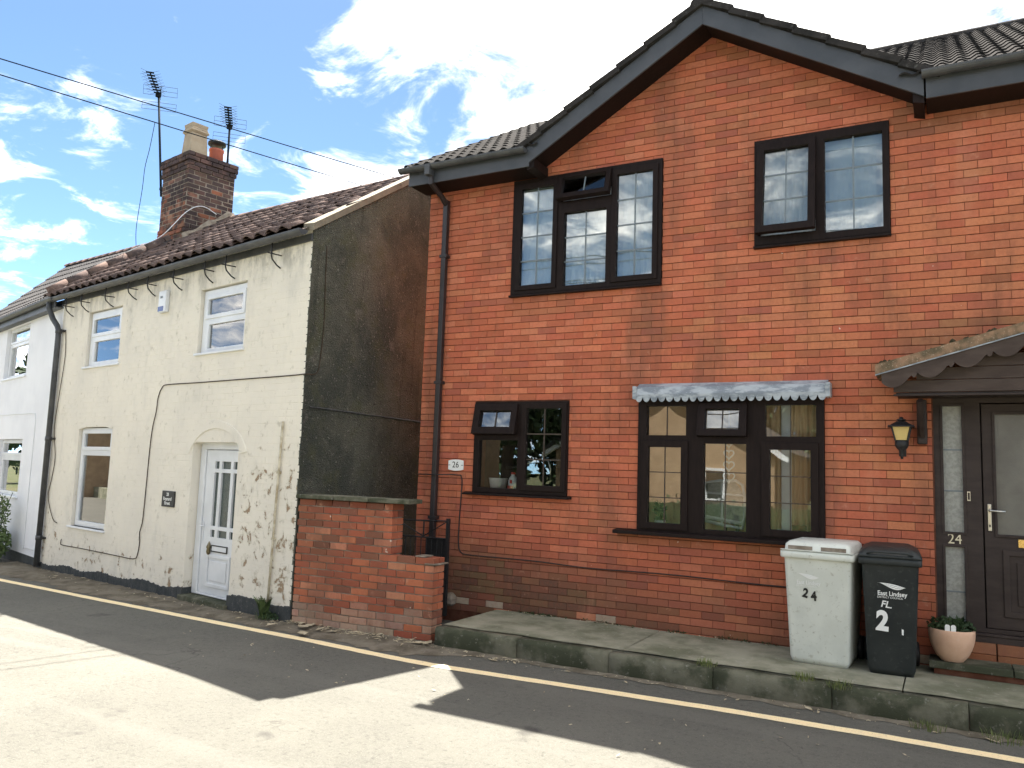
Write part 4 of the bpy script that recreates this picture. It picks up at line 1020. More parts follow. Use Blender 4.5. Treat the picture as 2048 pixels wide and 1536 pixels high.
# ================================================================== CREAM COTTAGE (local x along the face, 0 at the right corner; + y into the house)
CY = R(-11.3); CP = Vector((-6.35, 6.75, 0))
cot = thing('cream_cottage', 'cream painted brick cottage with pantile roof and white windows', 'house', CP, CY)
def cw(x, y, z=0): return CP+Vector((math.cos(CY)*x-math.sin(CY)*y, math.sin(CY)*x+math.cos(CY)*y, z))
A_ = (-2.440, -1.330, 3.150, 4.012); B_ = (-5.935, -4.760, 3.170, 4.062); C_ = (-5.935, -4.745, .655, 2.200); D_ = (-2.350, -1.268, -.20, 1.975)
CO = [A_, B_, C_, D_]
CXL = -7.02; GS = R(16.8)                                   # the gable wall is skewed to the front
fw = MB().holed(CXL, -.092, -.35, 4.40, CO, .004, .30)
for zz in (-.35, 4.40): fw.v += [(-.092, .0041, zz), (-.003, .0041, zz), (-.092, .298, zz)]
k_ = len(fw.v)-6; fw.f += [(k_, k_+1, k_+4, k_+3), (k_+1, k_+2, k_+5, k_+4), (k_+3, k_+4, k_+5)]
fw.build('front_wall', MAT['cream'], cot)
pb = MB(); z = -.30; row = 0
while z < 4.38:
    x = CXL-(.12 if row % 2 else 0)
    while x < 0:
        a, b = max(x, CXL)+.003, min(x+.235, -.001)-.004
        if b-a > .03:
            for r in subtract([(a, b, z+.004, z+.074)], CO): brick_faces(pb, *r, .0022+random.uniform(-.0016, .0010), .006, .0018)
        x += .235
    z += .078; row += 1
stuff(pb.build('painted_brickwork', MAT['cream'], cot))
# door head: shallow brick arch, and its raised rendered label
def arch_fill(xa, xb, zs, rise, ztop, y0, y1):
    n = 14; pts = [(xa+(xb-xa)*i/n, zs+rise*(1-(2*i/n-1)**2)) for i in range(n+1)]
    q = MB(); ids = []
    for x, zz in pts: ids.append((q.vert((x, y0, zz)), q.vert((x, y0, ztop)), q.vert((x, y1, zz)), q.vert((x, y1, ztop))))
    for a, b in zip(ids, ids[1:]): q.f += [(a[0], b[0], b[1], a[1]), (a[2], b[2], b[0], a[0])]
    return q
arch_fill(D_[0], D_[1], 1.955, .072, 2.06, -.001, .28).build('door_arch', MAT['cream'], cot)
arch_fill(C_[0], C_[1], 2.168, .050, 2.235, -.001, .25).build('window_arch', MAT['cream'], cot)
n = 18; q = MB(); ids = []
for i in range(n+1):
    a = math.pi*(.5+.40*(1-2*i/n)); cx, czz, r0, r1 = -1.81, 1.70, .62, .66
    ids.append([q.vert((cx+r*math.cos(a)*1.02, yy, czz+r*math.sin(a)*(.72))) for r, yy in ((r0, .002), (r0+.01, -.010), (r1+.09, -.010), (r1+.10, .002))])
for a, b in zip(ids, ids[1:]):
    for k in range(3): q.f.append((a[k], b[k], b[k+1], a[k+1]))
q.f = [tuple(reversed(f)) for f in q.f]
q.build('arch_label', MAT['cream'], cot)
# plinth, top edge ragged
def plinth(x0, x1, za, zb, name='plinth'):
    n = int((x1-x0)/.03); q = MB(); ids = []
    for i in range(n+1):
        t = i/n; x = x0+(x1-x0)*t; zt = za+(zb-za)*t+random.uniform(-.010, .012)+.02*math.sin(x*5)
        ids.append([q.vert(p) for p in ((x, -.016+random.uniform(-.003, .003), -.35), (x, -.014+random.uniform(-.003, .003), zt), (x, .006, zt+.008))])
    for a, b in zip(ids, ids[1:]): q.f += [(a[0], b[0], b[1], a[1]), (a[1], b[1], b[2], a[2])]
    q.f.append(tuple(ids[0])); q.f.append(tuple(reversed(ids[-1])))
    return q.build(name, MAT['tar'], cot)
plinth(CXL+.04, D_[0], -.03, .10); plinth(D_[1], .0, .145, .185)
for sgn, x in ((1, D_[0]), (-1, D_[1])): MB().box(min(x, x-sgn*.012*-1), max(x, x+sgn*.012), -.014, .12, -.35, .115 if sgn > 0 else .15).build('plinth_return', MAT['tar'], cot)
# gable wall
GD = Vector((-math.sin(GS), math.cos(GS), 0)); GN = Vector((math.cos(GS), math.sin(GS), 0))
AT, AZC = 2.62, 6.07
def gab(t, z, off=0.0): return tuple(GD*t+GN*off+Vector((0, 0, z)))
q = MB(); poly = [(.0, -.35), (5.2, -.35), (5.2, 4.40), (AT, AZC), (.0, 4.43)]
for off in (.0, -.22): q.v += [gab(max(t, .09 if off else 0), z, off) for t, z in poly]
q.f = [tuple(range(5)), tuple(reversed(range(5, 10)))]+[((i+1) % 5, i, 5+i, 5+(i+1) % 5) for i in range(5)]
q.build('gable_wall', MAT['dash'], cot)
q = MB()                                                    # mortar verge along the slope
for t, z in ((-.04, 4.415), (AT, 6.055), (AT, 6.145), (-.04, 4.500)): q.v += [gab(t, z, .028), gab(t, z, -.12)]
q.f = [(0, 2, 4, 6), (7, 5, 3, 1), (0, 1, 3, 2), (2, 3, 5, 4), (4, 5, 7, 6), (6, 7, 1, 0)]
MAT['verge'] = mottled('verge_mortar', (.25, .22, .165), (.19, .165, .125), 5, .9, .1, 40, .006)
q.build('verge', MAT['verge'], cot)
q = MB()
for t in range(45): 
    tt = .1+t*.096; q.v += [gab(tt, 2.375+random.uniform(-.008, .008), .004), gab(tt, 2.405+random.uniform(-.008, .008), .004), gab(tt, 2.39, .022+random.uniform(-.004, .004))]
for t in range(44):
    a = 3*t; q.f += [(a, a+3, a+5, a+2), (a+2, a+5, a+4, a+1)]
q.build('render_ledge', MAT['tar'], cot)
MB().box(-7.0, -3.0, .2, .21, -.1, .1)
MB().box(CXL, -1.6, 4.8, 5.0, -.35, 4.35).build('back_wall', MAT['dash'], cot)
# windows of the cottage
wm = MAT['white']
def cot_window(r, T, Bt, y, sill):
    f = mk_window(cot, (r[0]+.012, r[1]-.004, r[2]+.002, r[3]-.012), (y, y+.06), [dict(g=T, sash=(T[0]-.058, T[1]+.058, T[2]-.055, T[3]+.055), proud=.014, glass='glass_dark'), dict(g=Bt, glass='glass_dark')], wm, wm, sill=None, bevel=.005)
    MB().box(sill[0], sill[1], -.030, y+.01, sill[2]-.030, sill[2]).build('sill', wm, f, bevel=.006)
    room_box(cot, r, .305, 1.0, MAT['room'])
    MB().box(T[0], T[1], y-.002, y+.0, T[2]-.13, T[2]-.125) if False else None
    return f
cot_window(A_, (-2.300, -1.47, 3.665, 3.875), (-2.275, -1.42, 3.212, 3.533), .05, (-2.475, -1.300, 3.150))
cot_window(B_, (-5.815, -4.90, 3.708, 3.932), (-5.757, -4.865, 3.246, 3.572), .05, (-5.99, -4.715, 3.168))
cot_window(C_, (-5.805, -4.87, 1.896, 2.102), (-5.835, -4.86, .738, 1.760), .055, (-6.02, -4.705, .655))
cm = CP
for x0, x1, z0, z1, lab in ((-2.40, -1.38, 3.18, 4.0, 'white net curtain in the upstairs cottage window above the door'), (-5.45, -4.80, 3.2, 4.0, 'grubby white net in the left upstairs window of the cottage')):
    tag(curtain_mesh(x0, x1, z0, z1, .19, 9, .015).build('net_curtain', MAT['net'], None, True, loc=CP, rot=(0, 0, CY)), lab, 'curtain')
bl = thing('venetian_blind', 'grey slatted blind in the tall ground floor window of the cottage', 'blind', CP, CY)
MAT['slat'] = newmat('grey_slat', (.34, .34, .32), .6)[0]
sm = MB().box(-5.86, -4.84, -.012, .012, -.0008, .0008).mesh('slat')
for i in range(46): put('slat', sm, MAT['slat'], bl, loc=(0, .20, .70+i*.0325), rot=(R(38), 0, 0))
for x in (-5.6, -5.1): MB().tube([(x, .185, .70), (x, .185, 2.18)], .0015, 4).build('cord', MAT['slat'], bl)
# front door of the cottage
dy = .115
cf = MB().holed(D_[0]+.012, D_[1]+.0, .045, 2.045, [(-2.212, -1.345, .068, 1.888)], dy, dy+.07).build('door_frame', wm, cot, bevel=.006)
PN = [(-2.003, -1.902, 1.643, 1.737), (-1.838, -1.630, 1.643, 1.737), (-1.566, -1.465, 1.643, 1.737), (-2.003, -1.902, .916, 1.594), (-1.838, -1.625, .916, 1.594), (-1.561, -1.460, .916, 1.594), (-2.005, -1.905, .777, .868), (-1.838, -1.625, .777, .868), (-1.561, -1.460, .777, .868)]
cd = MB().holed(-2.204, -1.353, .072, 1.880, PN, dy+.018, dy+.062).build('door', wm, cot, bevel=.005)
for p in PN: MB().box(p[0]-.004, p[1]+.004, dy+.044, dy+.048, p[2]-.004, p[3]+.004).build('door_pane', MAT['frost_dark'] if 'frost_dark' in MAT else MAT.setdefault('frost_dark', mottled('dark_obscured_glass', (.035, .055, .052), (.06, .08, .075), 30, .22, .6, 60, .005)), cd)
MB().holed(-2.035, -1.485, .16, .565, [(-1.99, -1.53, .205, .52)], dy+.004, dy+.0175).build('panel_moulding', wm, cd, bevel=.005)
MB().box(-1.955, -1.565, dy+.008, dy+.0175, .24, .485).build('door_panel', wm, cd, bevel=.006)
MB().holed(-1.935, -1.570, .598, .682, [(-1.923, -1.582, .610, .670)], dy+.004, dy+.0175).build('letter_frame', MAT['black'], cd); MB().box(-1.922, -1.583, dy+.007, dy+.0175, .611, .669).build('letter_flap', wm, cd, bevel=.003)
MB().box(-2.187, -2.160, dy+.006, dy+.0175, .72, .97).build('handle_plate', wm, cd, bevel=.004); MB().tube([(-2.173, dy+.01, .905), (-2.173, dy-.03, .905), (-2.09, dy-.035, .905)], .009, 7).build('door_handle', wm, cd, True)
MAT['bronze'] = mottled('antique_bronze', (.16, .13, .075), (.24, .20, .12), 40, .4, .5, 60, .002, metal=.8)
MB().lathe([(.012, 0), (.022, .012), (.030, .04), (.024, .075), (.034, .095), (.022, .125), (.010, .15), (.004, .17)], 12).xf(Matrix.Translation((-1.985, dy+.002, .555))).build('knocker', MAT['bronze'], cd, True)
MB().box(-1.60, -1.595, dy-.01, dy+.0175, .21, .27) if False else None
MB().box(D_[0]-.01, D_[1]+.02, -.06, .20, -.25, .035).build('door_step', MAT['kerb'], cot, bevel=.008)
# small fixtures on the cottage front
al = thing('alarm_box', 'white burglar alarm box with a blue foot under the cottage eaves', 'alarm', cw(-3.40, 0, 3.80), CY)
MB().box(-.105, .105, -.06, .0, 0, .31).build('case', wm, al, bevel=.012); MAT['blue'] = newmat('blue_lens', (.045, .085, .26), .3)[0]
MB().box(-.10, .055, -.064, -.0605, .015, .085).build('lens', MAT['blue'], al, bevel=.001)
text('lettering', '000', .05, MAT['glaze_bar'], al, (-.015, -.062, .215))
sg = thing('address_plate', 'small black plate with white lettering beside the cottage door', 'sign', cw(-2.866, 0, 1.215), CY)
MB().box(-.165, .165, -.02, -.002, -.105, .105).build('plate', MAT['text_black'], sg, bevel=.004)
for s_, z, sz in (('28', .058, .062), ('Reynard', .0, .066), ('Street', -.057, .062)): text('lettering', s_, sz, MAT['text_white'], sg, (-.01, -.0212, z), bold=.0008)
cable('cable', [gab(.24, 4.3, .012), gab(.25, 3.9, .012), gab(.27, 3.4, .012), gab(.24, 2.95, .012), gab(.20, 2.80, .012), gab(.10, 2.76, .012), (.012, -.010, 2.752), (-.25, -.010, 2.748), (-1.2, -.012, 2.752), (-2.3, -.010, 2.757), (-3.10, -.010, 2.765), (-3.28, -.010, 2.74), (-3.38, -.010, 2.60), (-3.40, -.012, 2.40), (-3.49, -.010, 2.05), (-3.525, -.010, 1.17), (-3.545, -.010, .85), (-3.60, -.010, .72), (-3.575, -.010, .60), (-3.61, -.010, .41), (-3.72, -.010, .345), (-4.3, -.010, .340), (-5.407, -.010, .338), (-6.10, -.010, .33), (-6.21, -.010, .35), (-6.19, -.010, .42)], .0065, MAT['bark'], cot)
cable('cable', [(-6.80, -.012, 3.85), (-6.72, -.012, 3.4), (-6.80, -.02, 2.7), (-6.86, -.02, 2.2), (-6.74, -.012, 1.7), (-6.80, -.012, 1.35), (-6.86, -.014, 1.05), (-6.60, -.014, .72), (-6.42, -.014, .66)], .006, MAT['bark'], cot)
MAT['pipe_cream'] = mottled('painted_pipe', (.62, .57, .44), (.36, .30, .19), 9, .7, .3, 40, .004)
vp = MB().tube([(-.342, -.022, 2.22), (-.366, -.022, 1.62), (-.386, -.024, .87), (-.414, -.022, .16)], .014, 8).build('vent_pipe', MAT['pipe_cream'], cot, True)
for z, x in ((1.62, -.366), (.87, -.386)): MB().box(x-.03, x+.03, -.034, -.002, z, z+.03).build('pipe_clip', MAT['pipe_cream'], vp, bevel=.004)
# gutter, brackets, downpipe
EZ, EY = 4.415, -.14
gutter(-7.45, .02, EY-.02, EZ-.02, .062, cot, MAT['gutter'])
MB().box(-7.40, -.01, -.022, -.001, 4.30, 4.385).build('fascia', MAT['gutter'], cot)
brk = MB().tube([(0, -.14, .16), (0, -.145, .0), (0, -.13, -.05), (0, -.06, -.11), (0.0, -.006, -.135)], .009, 6)
brk.tube([(0, -.20, .015), (0, -.004, .02)], .008, 6); bme = brk.mesh('gutter_bracket', True)
for x in (-.62, -1.62, -2.15, -2.95, -3.72, -4.30, -5.05, -5.95, -6.55):
    put('gutter_bracket', bme, MAT['black'], cot, loc=(x, 0, 4.20+random.uniform(-.02, .03)), rot=(0, 0, random.uniform(-.15, .15)))
d2 = MB().tube([(-7.20, EY-.02, 4.36), (-7.20, EY-.02, 4.24), (-7.15, -.10, 4.06), (-7.03, -.062, 3.93), (-6.965, -.062, 3.84), (-6.955, -.062, 3.70), (-6.955, -.062, -.08)], .045, 12).build('downpipe', MAT['gutter'], cot, True)
for z in (3.80, 1.98, .35): MB().tube([(-6.955, -.062, z), (-6.955, -.062, z+.07)], .053, 12).build('pipe_collar', MAT['gutter'], d2, True); MB().box(-6.97, -6.82, -.05, -.003, z+.02, z+.05).build('pipe_clip', MAT['black'], d2)
# roof of the cottage
RY = 2.49
def rz_(x): return 6.07-.051*(x+1.16)
def roof(x, v): return Vector((x, EY+(RY-EY)*v, EZ+.02+(rz_(x)-EZ-.02)*v))
def edge_strip(v): return -7.44+(.95*v)                     # the party line with the white house
q = MB(); n = 14; ids = []
for i in range(n+1):
    x = -7.5+7.5*i/n; ids.append([q.vert(roof(x if x < -.75*v or i < n-1 else -.75*v, v)-Vector((0, 0, .03))) for v in (0, .5, 1.0)])
for a, b in zip(ids, ids[1:]): q.f += [(a[0], b[0], b[1], a[1]), (a[1], b[1], b[2], a[2])]
q.build('roof_deck', MAT['pantile'], cot)
q = MB()                                                    # rear slope
q.v = [tuple(roof(-7.5, 1)-Vector((0, 0, .02))), tuple(roof(-.75, 1)-Vector((0, 0, .02))), (-1.5, 5.1, 4.4), (-7.5, 5.1, 4.4)]; q.f = [(0, 1, 2, 3)]
q.build('rear_roof', MAT['pantile'], cot)
def pantile_mesh(w=.265, l=.345, name='pantile'):
    q = MB(); n = 10; prof = []
    for i in range(n+1):
        s_ = i/n; prof.append((w*s_, .027*math.sin(2*math.pi*(s_*.98-.05))+.004))
    a = [q.vert((x, 0, z)) for x, z in prof]; b = [q.vert((x, l, z*.92)) for x, z in prof]; c = [q.vert((x, .002, z-.016)) for x, z in prof]
    for i in range(n): q.f += [(a[i], a[i+1], b[i+1], b[i]), (c[i], c[i+1], a[i+1], a[i])]
    q.f += [(a[0], b[0], c[0]), (a[n], c[n], b[n])]
    return q.mesh(name, True)
pt_me = pantile_mesh(); NR = 10
for r_ in range(NR):
    v = r_/NR
    for c_ in range(30):
        x = -7.45+c_*.2485
        if x+.24 > -.75*v-.02 or x+.1 < edge_strip(v)+.05: continue
        if v > .60 and x < -5.9: 
            if x+.1 < edge_strip(v)+.35: continue
        p = roof(x, v); up = roof(x, v+.05)-p; p += Vector((random.uniform(-.006, .006), random.uniform(-.012, .012), 0))
        o = lay(pt_me, MAT['pantile'], cot, p, roof(x+.1, v)-roof(x, v), up, .052+random.uniform(-.006, .006), R(4.0)+random.uniform(-.012, .012), 'pantile')
        if random.random() < .03 or (v < .12 and x > -1.0 and random.random() < .6): o.data = pt_me
rt_me = MB()
for j in range(9):
    a = math.pi*j/8; rt_me.v += [(0, -.125*math.cos(a), .095*math.sin(a)), (.46, -.118*math.cos(a), .088*math.sin(a))]
for j in range(8): rt_me.f.append((2*j, 2*j+1, 2*j+3, 2*j+2))
rt_me.f += [tuple(2*j for j in range(9)), tuple(2*j+1 for j in reversed(range(9)))]
rt_m = rt_me.mesh('ridge_tile', True)
for i in range(13):
    x = -.78-.45*(i+1)
    if x < -6.25: break
    o = put('ridge_tile', rt_m, MAT['pantile'], cot, loc=tuple(roof(x, 1)-Vector((0, 0, .035))), rot=(0, R(2.9), 0))
for i in range(8):                                          # orange half-round tiles covering the junction of the two roofs
    v0, v1 = i*.106+.02, i*.106+.15; a, b = roof(edge_strip(v0), v0)+Vector((0, 0, .05)), roof(edge_strip(v1), v1)+Vector((0, 0, .05))
    o = put('junction_tile', rt_m, MAT['orange_tile'], cot)
    d = (b-a).normalized(); up = Vector((0, -.55, .83)); yv = up.cross(d).normalized(); n_ = d.cross(yv)
    mm = Matrix((d, yv, n_)).transposed().to_4x4() @ Matrix.Rotation(R(-2), 4, 'Y'); mm.translation = a+n_*.012; o.matrix_basis = mm @ Matrix.Diagonal((.75, 1.15, 1.2, 1))

# ---- chimney stack on the cottage roof
cx0, cx1, cy0, cy1, cb, ct = -7.175, -6.20, 1.60, 2.53, 5.45, 7.36
ch = MB().box(cx0+.004, cx1-.004, cy0+.004, cy1-.004, cb, ct-.01).build('chimney_stack', MAT['mortar_pale'], cot)
cbm = {}
def chim_brick(a, b, z, h, face, over):
    key = (round(b-a, 3), face, round(h, 3))
    if key not in cbm:
        w_ = (b-a); q = MB()
        if face in 'FB': q.box(-w_/2, w_/2, 0, .05, -h/2, h/2)
        else: q.box(-.05, 0, -w_/2, w_/2, -h/2, h/2)
        cbm[key] = q.mesh('brick')
    cc = (a+b)/2; zz = z+h/2+.003
    loc = {'F': (cc, cy0-over, zz), 'B': (cc, cy1+over-.05, zz), 'R': (cx1+over, cc, zz), 'L': (cx0-over+.05, cc, zz)}[face]
    o = put('brick', cbm[key], MAT['chimney'], ch, bevel=.005, loc=Vector(loc)+Vector((random.uniform(-.004, .004), random.uniform(-.004, .004), 0)), rot=(random.uniform(-.012, .012), random.uniform(-.012, .012), random.uniform(-.012, .012)))
    r = random.random(); low = max(0, min(1, (7.05-z)/.9)) if face == 'F' else .25*max(0, min(1, (6.9-z)))
    c = (.12, .075, .062) if r < .5 else (.075, .055, .052)
    if random.random() < low*.8: c = (.26, .105, .065) if r < .7 else (.30, .15, .10)
    o.color = (*jit(c, .15), 1)
z = cb; row = 0; HB = .085
while z < ct-.04:
    over = .0
    if z > ct-2.4*HB: over = .045
    elif z > ct-3.6*HB: over = .022
    if z < 5.98 and z > 5.80: over = .02
    for face, a0, a1 in (('F', cx0, cx1), ('R', cy0, cy1), ('L', cy0, cy1)):
        if z < 5.75 and face == 'L': continue
        a = a0-(over)+(.0 if row % 2 else -.115)
        while a < a1+over:
            p, q_ = max(a, a0-over), min(a+.232, a1+over)
            if q_-p > .035: chim_brick(p+.005, q_-.006, z, HB-.012, face, over)
            a += .235
    z += HB; row += 1
MB().box(cx0-.03, cx1+.03, cy0-.03, cy1+.03, ct-.012, ct+.02).build('flaunching', MAT['kerb'], ch, bevel=.012)
q = MB()
for i in range(9):
    t = i/8; yv = cy0-.05+(cy1-cy0+.08)*t; v = (yv-EY)/(RY-EY); zz = roof(cx1, min(v, 1.0)).z+.03
    q.v += [(cx1+.10, yv, zz+.01), (cx1+.004, yv, zz+.14+.03*math.sin(i*2.1))]
for i in range(8): a = 2*i; q.f.append((a, a+2, a+3, a+1))
q.f = [tuple(f) for f in q.f]; q.build('flashing', MAT['mortar_pale'], ch)
MAT['buff'] = mottled('buff_pot', (.38, .31, .22), (.33, .26, .18), 6, .8, .2, 40, .004)
MAT['redpot'] = mottled('red_clay_pot', (.42, .13, .085), (.36, .11, .075), 6, .8, .2, 40, .004)
yp = MB(); c = (-6.72, 1.95); ct2 = ct+.0
frus(yp, c, .185, ct2, .150, ct2+.58); frus(yp, c, .150, ct2+.5805, .185, ct2+.615); frus(yp, c, .185, ct2+.6155, .165, ct2+.66); frus(yp, c, .165, ct2+.6605, .150, ct2+.70); frus(yp, c, .150, ct2+.7005, .165, ct2+.77)
yo = yp.build('chimney_pot', MAT['buff'], cot, bevel=.008); MB().box(c[0]-.12, c[0]+.12, c[1]-.12, c[1]+.12, ct2+.765, ct2+.7735).build('pot_mouth', MAT['dark'], yo)
ro = MB().lathe([(.135, ct2), (.130, ct2+.35), (.14, ct2+.36), (.14, ct2+.40), (.11, ct2+.402)], 20, (-6.62, 2.34)).build('chimney_pot', MAT['redpot'], cot, True)
for a in (30, 150, 270): MB().tube([(-6.62+.125*math.cos(R(a)), 2.34+.125*math.sin(R(a)), ct2+.38), (-6.62+.125*math.cos(R(a)), 2.34+.125*math.sin(R(a)), ct2+.50)], .010, 5).build('cowl_leg', MAT['black'], ro)
MB().lathe([(.165, ct2+.49), (.172, ct2+.515), (.165, ct2+.545), (.10, ct2+.57), (.02, ct2+.578)], 24, (-6.62, 2.34)).build('cowl', MAT['black'], ro, True)
MB().lathe([(.075, ct2), (.075, ct2+.10), (.06, ct2+.10)], 14, (-7.05, 2.2)).build('vent_pot', MAT['gutter'], cot, True)
cable('cable', [(cx1+.01, 2.2, 6.35), (cx1+.03, 1.9, 6.42), (cx1+.01, 1.62, 6.25), (cx1-.1, 1.25, 5.72), (cx1-.28, .95, 5.48), (cx1-.4, .8, 5.36)], .008, MAT['white'], cot)

# ---- television aerials
MAT['aerial_blk'] = mottled('aerial_plastic', (.012, .015, .018), (.02, .024, .028), 20, .95, .0)
MAT['galv'] = newmat('galvanised_tube', (.022, .030, .038), .9, .05, .0)[0]
def aerial(name, label, base, foot, top, fwd, s_, n_el, poles_m):
    o = thing(name, label, 'aerial', base, 0, 'television aerials on the chimney')
    F_ = Vector(fwd).normalized(); S_ = F_.cross(Vector((0, 0, 1))).normalized(); U_ = S_.cross(F_)
    top = Vector(top); 
    MB().tube([foot, top], .021*s_**.5, 8).build('mast', poles_m, o, True)
    a = top+Vector((0, 0, .03)); b0 = a-F_*.12*s_
    MB().tube([b0, a+F_*.92*s_], .014, 6).build('boom', MAT['aerial_blk'], o)
    for i in range(n_el):
        p = a+F_*(.14+.78*i/(n_el-1))*s_
        q = MB(); w_ = .055*s_
        for sx in (-1, 1):
            for sz in (-1, 1): q.tube([p+S_*sx*.02, p+S_*sx*.155*s_+U_*sz*.055*s_], .0028, 4)
        e = q.build('director', MAT['galv'], o)
        c = MB(); c.tube([p-S_*w_*1.2, p+S_*w_*1.2], .016, 6); c.build('insulator', MAT['aerial_blk'], e)
    for sz in (-1, 1):
        q = MB(); base_ = b0+U_*sz*.035*s_-F_*.0
        for k in range(3):
            c = base_+U_*sz*(.035+.085*k)*s_+F_*(.02*k)*s_; q.tube([c-S_*.30*s_, c+S_*.30*s_], .004, 4)
        for sx in (-1, 1): q.tube([base_+U_*sz*.035*s_+S_*sx*.30*s_, base_+U_*sz*.205*s_+F_*.04*s_+S_*sx*.30*s_], .003, 4)
        q.tube([base_, base_+U_*sz*.22*s_], .009, 5)
        q.build('reflector', MAT['galv'], o)
    MB().box(-.04, .04, -.04, .04, -.05, .05).xf(Matrix.Translation(a+F_*.06*s_)).build('junction_box', MAT['aerial_blk'], o, bevel=.008)
    return o
b1 = cw(-7.26, 1.63, 6.75); t1 = cw(-7.70, 1.63, 8.86)
a1 = aerial('television_aerial', 'tall television aerial on a leaning mast left of the chimney', b1, (0, 0, 0), t1-b1, (.68, -.73, .02), 1.05, 8, MAT['galv'])
MB().box(-.03, .12, -.03, .03, .12, .17).build('bracket', MAT['galv'], a1); MB().box(-.03, .12, -.03, .03, .34, .39).build('bracket', MAT['galv'], a1)
b2 = cw(-6.50, 2.52, 7.30); t2 = cw(-6.52, 2.52, 8.22)
aerial('television_aerial', 'shorter television aerial on a thin mast behind the red chimney pot', b2, (0, 0, 0), t2-b2, (.72, -.70, .02), 1.0, 8, MAT['galv'])
tag(cable('aerial_lead', [cw(-7.60, 1.55, 8.3), cw(-7.62, 1.5, 7.75), cw(-7.75, 1.5, 7.4), cw(-7.9, 1.55, 7.0), cw(-8.35, 1.7, 6.35), cw(-8.62, 1.85, 6.02)], .006, MAT['galv'], None), 'thin drooping aerial lead between the leaning mast and the left roof', 'cable')

# ================================================================== WHITE HOUSE at the far left
WP = Vector((-13.2143, 8.1216, 0)); WY = R(-16.5)
wh = thing('white_house', 'white rendered house with grey tiled roof at the left edge', 'house', WP, WY)
WA = (-3.62, -1.98, 3.215, 4.245); WBm = (-3.42, -1.75, .965, 2.02)
WXL = -6.3
MB().holed(WXL, .02, -.45, 4.35, [WA, WBm], 0, .3).build('front_wall', MAT['white_wall'], wh)
MB().box(WXL, WXL+.25, .301, 4.4, -.45, 4.35).build('end_wall', MAT['white_wall'], wh); MB().box(WXL+.25, 0, 4.2, 4.4, -.45, 4.35).build('back_wall', MAT['white_wall'], wh)
def white_window(r, T, Bt, y):
    f = mk_window(wh, (r[0]+.004, r[1]-.004, r[2]+.004, r[3]-.004), (y, y+.06), [dict(g=T, sash=(T[0]-.06, T[1]+.06, T[2]-.05, T[3]+.05), proud=.014, glass='glass_dark'), dict(g=Bt, glass='glass_dark')], wm, wm, bevel=.005)
    MB().box(r[0]-.05, r[1]+.05, -.035, y+.01, r[2]-.032, r[2]+.002).build('sill', wm, f, bevel=.006); room_box(wh, r, .305, 1.2, MAT['room'])
white_window(WA, (-3.50, -2.10, 3.97, 4.165), (-3.50, -2.08, 3.285, 3.855), .07)
white_window(WBm, (-3.30, -1.88, 1.765, 1.945), (-3.30, -1.88, 1.035, 1.62), .07)
MB().box(WXL, .02, -.008, -.001, -.45, .02).build('plinth', MAT['tar'], wh)
cable('cable', [(-4.6, -.01, 2.52), (-3.57, -.01, 2.50), (-2.2, -.01, 2.488), (-1.2, -.01, 2.475), (-1.04, -.01, 2.43), (-1.0, -.01, 2.2), (-1.0, -.01, 1.2), (-.98, -.01, .1)], .006, MAT['white'], wh)
cable('cable', [(-.02, -.012, 3.7), (-.02, -.012, 2.2), (-.05, -.012, .6), (-.10, -.012, .30), (-.25, -.012, .16), (-.7, -.012, .14), (-.95, -.012, .13)], .006, MAT['white'], wh)
WEZ, WEY, WRY = 4.43, -.17, 1.75
gutter(WXL-.1, .05, WEY-.02, WEZ-.03, .062, wh, MAT['gutter']); MB().box(WXL, .0, -.14, -.12, 4.24, 4.40).build('fascia', MAT['gutter'], wh)
MB().box(WXL, .0, -.1195, -.001, 4.245, 4.262).build('soffit', MAT['gutter'], wh)
def wrz(x): return 5.88-.080*x
def wroof(x, v): return Vector((x, WEY+(WRY-WEY)*v, WEZ+(wrz(x)-WEZ)*v))
q = MB(); n = 10; ids = []
for i in range(n+1):
    x = WXL-.05+(7.0)*i/n; ids.append([q.vert(wroof(x, v)-Vector((0, 0, .02))) for v in (0, .5, 1.0)])
for a, b in zip(ids, ids[1:]): q.f += [(a[0], b[0], b[1], a[1]), (a[1], b[1], b[2], a[2])]
q.build('roof_deck', MAT['roof_tile'], wh)
q = MB(); q.v = [tuple(wroof(WXL-.05, 1)), tuple(wroof(.65, 1)), (.65, 4.5, 4.3), (WXL-.05, 4.5, 4.3)]; q.f = [(0, 1, 2, 3)]; q.build('rear_roof', MAT['roof_tile'], wh)
ct_me = wave_tile(.33, .42, .008, 2, .02); NW = 8
MW = Matrix.Translation(WP) @ Matrix.Rotation(WY, 4, 'Z'); MC_inv = (Matrix.Translation(CP) @ Matrix.Rotation(CY, 4, 'Z')).inverted()
for r_ in range(NW):
    v = r_/NW
    for c_ in range(21):
        x = WXL-.06+c_*.33; p = wroof(x, v); pl_ = MC_inv @ (MW @ (p+Vector((.2, 0, 0)))); vv = (pl_.y-EY)/(RY-EY)
        if pl_.x > edge_strip(max(0, vv))+.10: continue
        lay(ct_me, MAT['roof_tile'], wh, p, wroof(x+.1, v)-p, wroof(x, v+.05)-p, .028, R(3.4)+random.uniform(-.004, .004), 'roof_tile')
for i in range(15):
    x = WXL-.06+i*.45
    pl_ = MC_inv @ (MW @ wroof(x, 1))
    if pl_.x > -7.2: break
    put('ridge_tile', rt_m, MAT['roof_tile'], wh, loc=tuple(wroof(x, 1)-Vector((0, 0, .055))), rot=(0, R(4.4), 0))

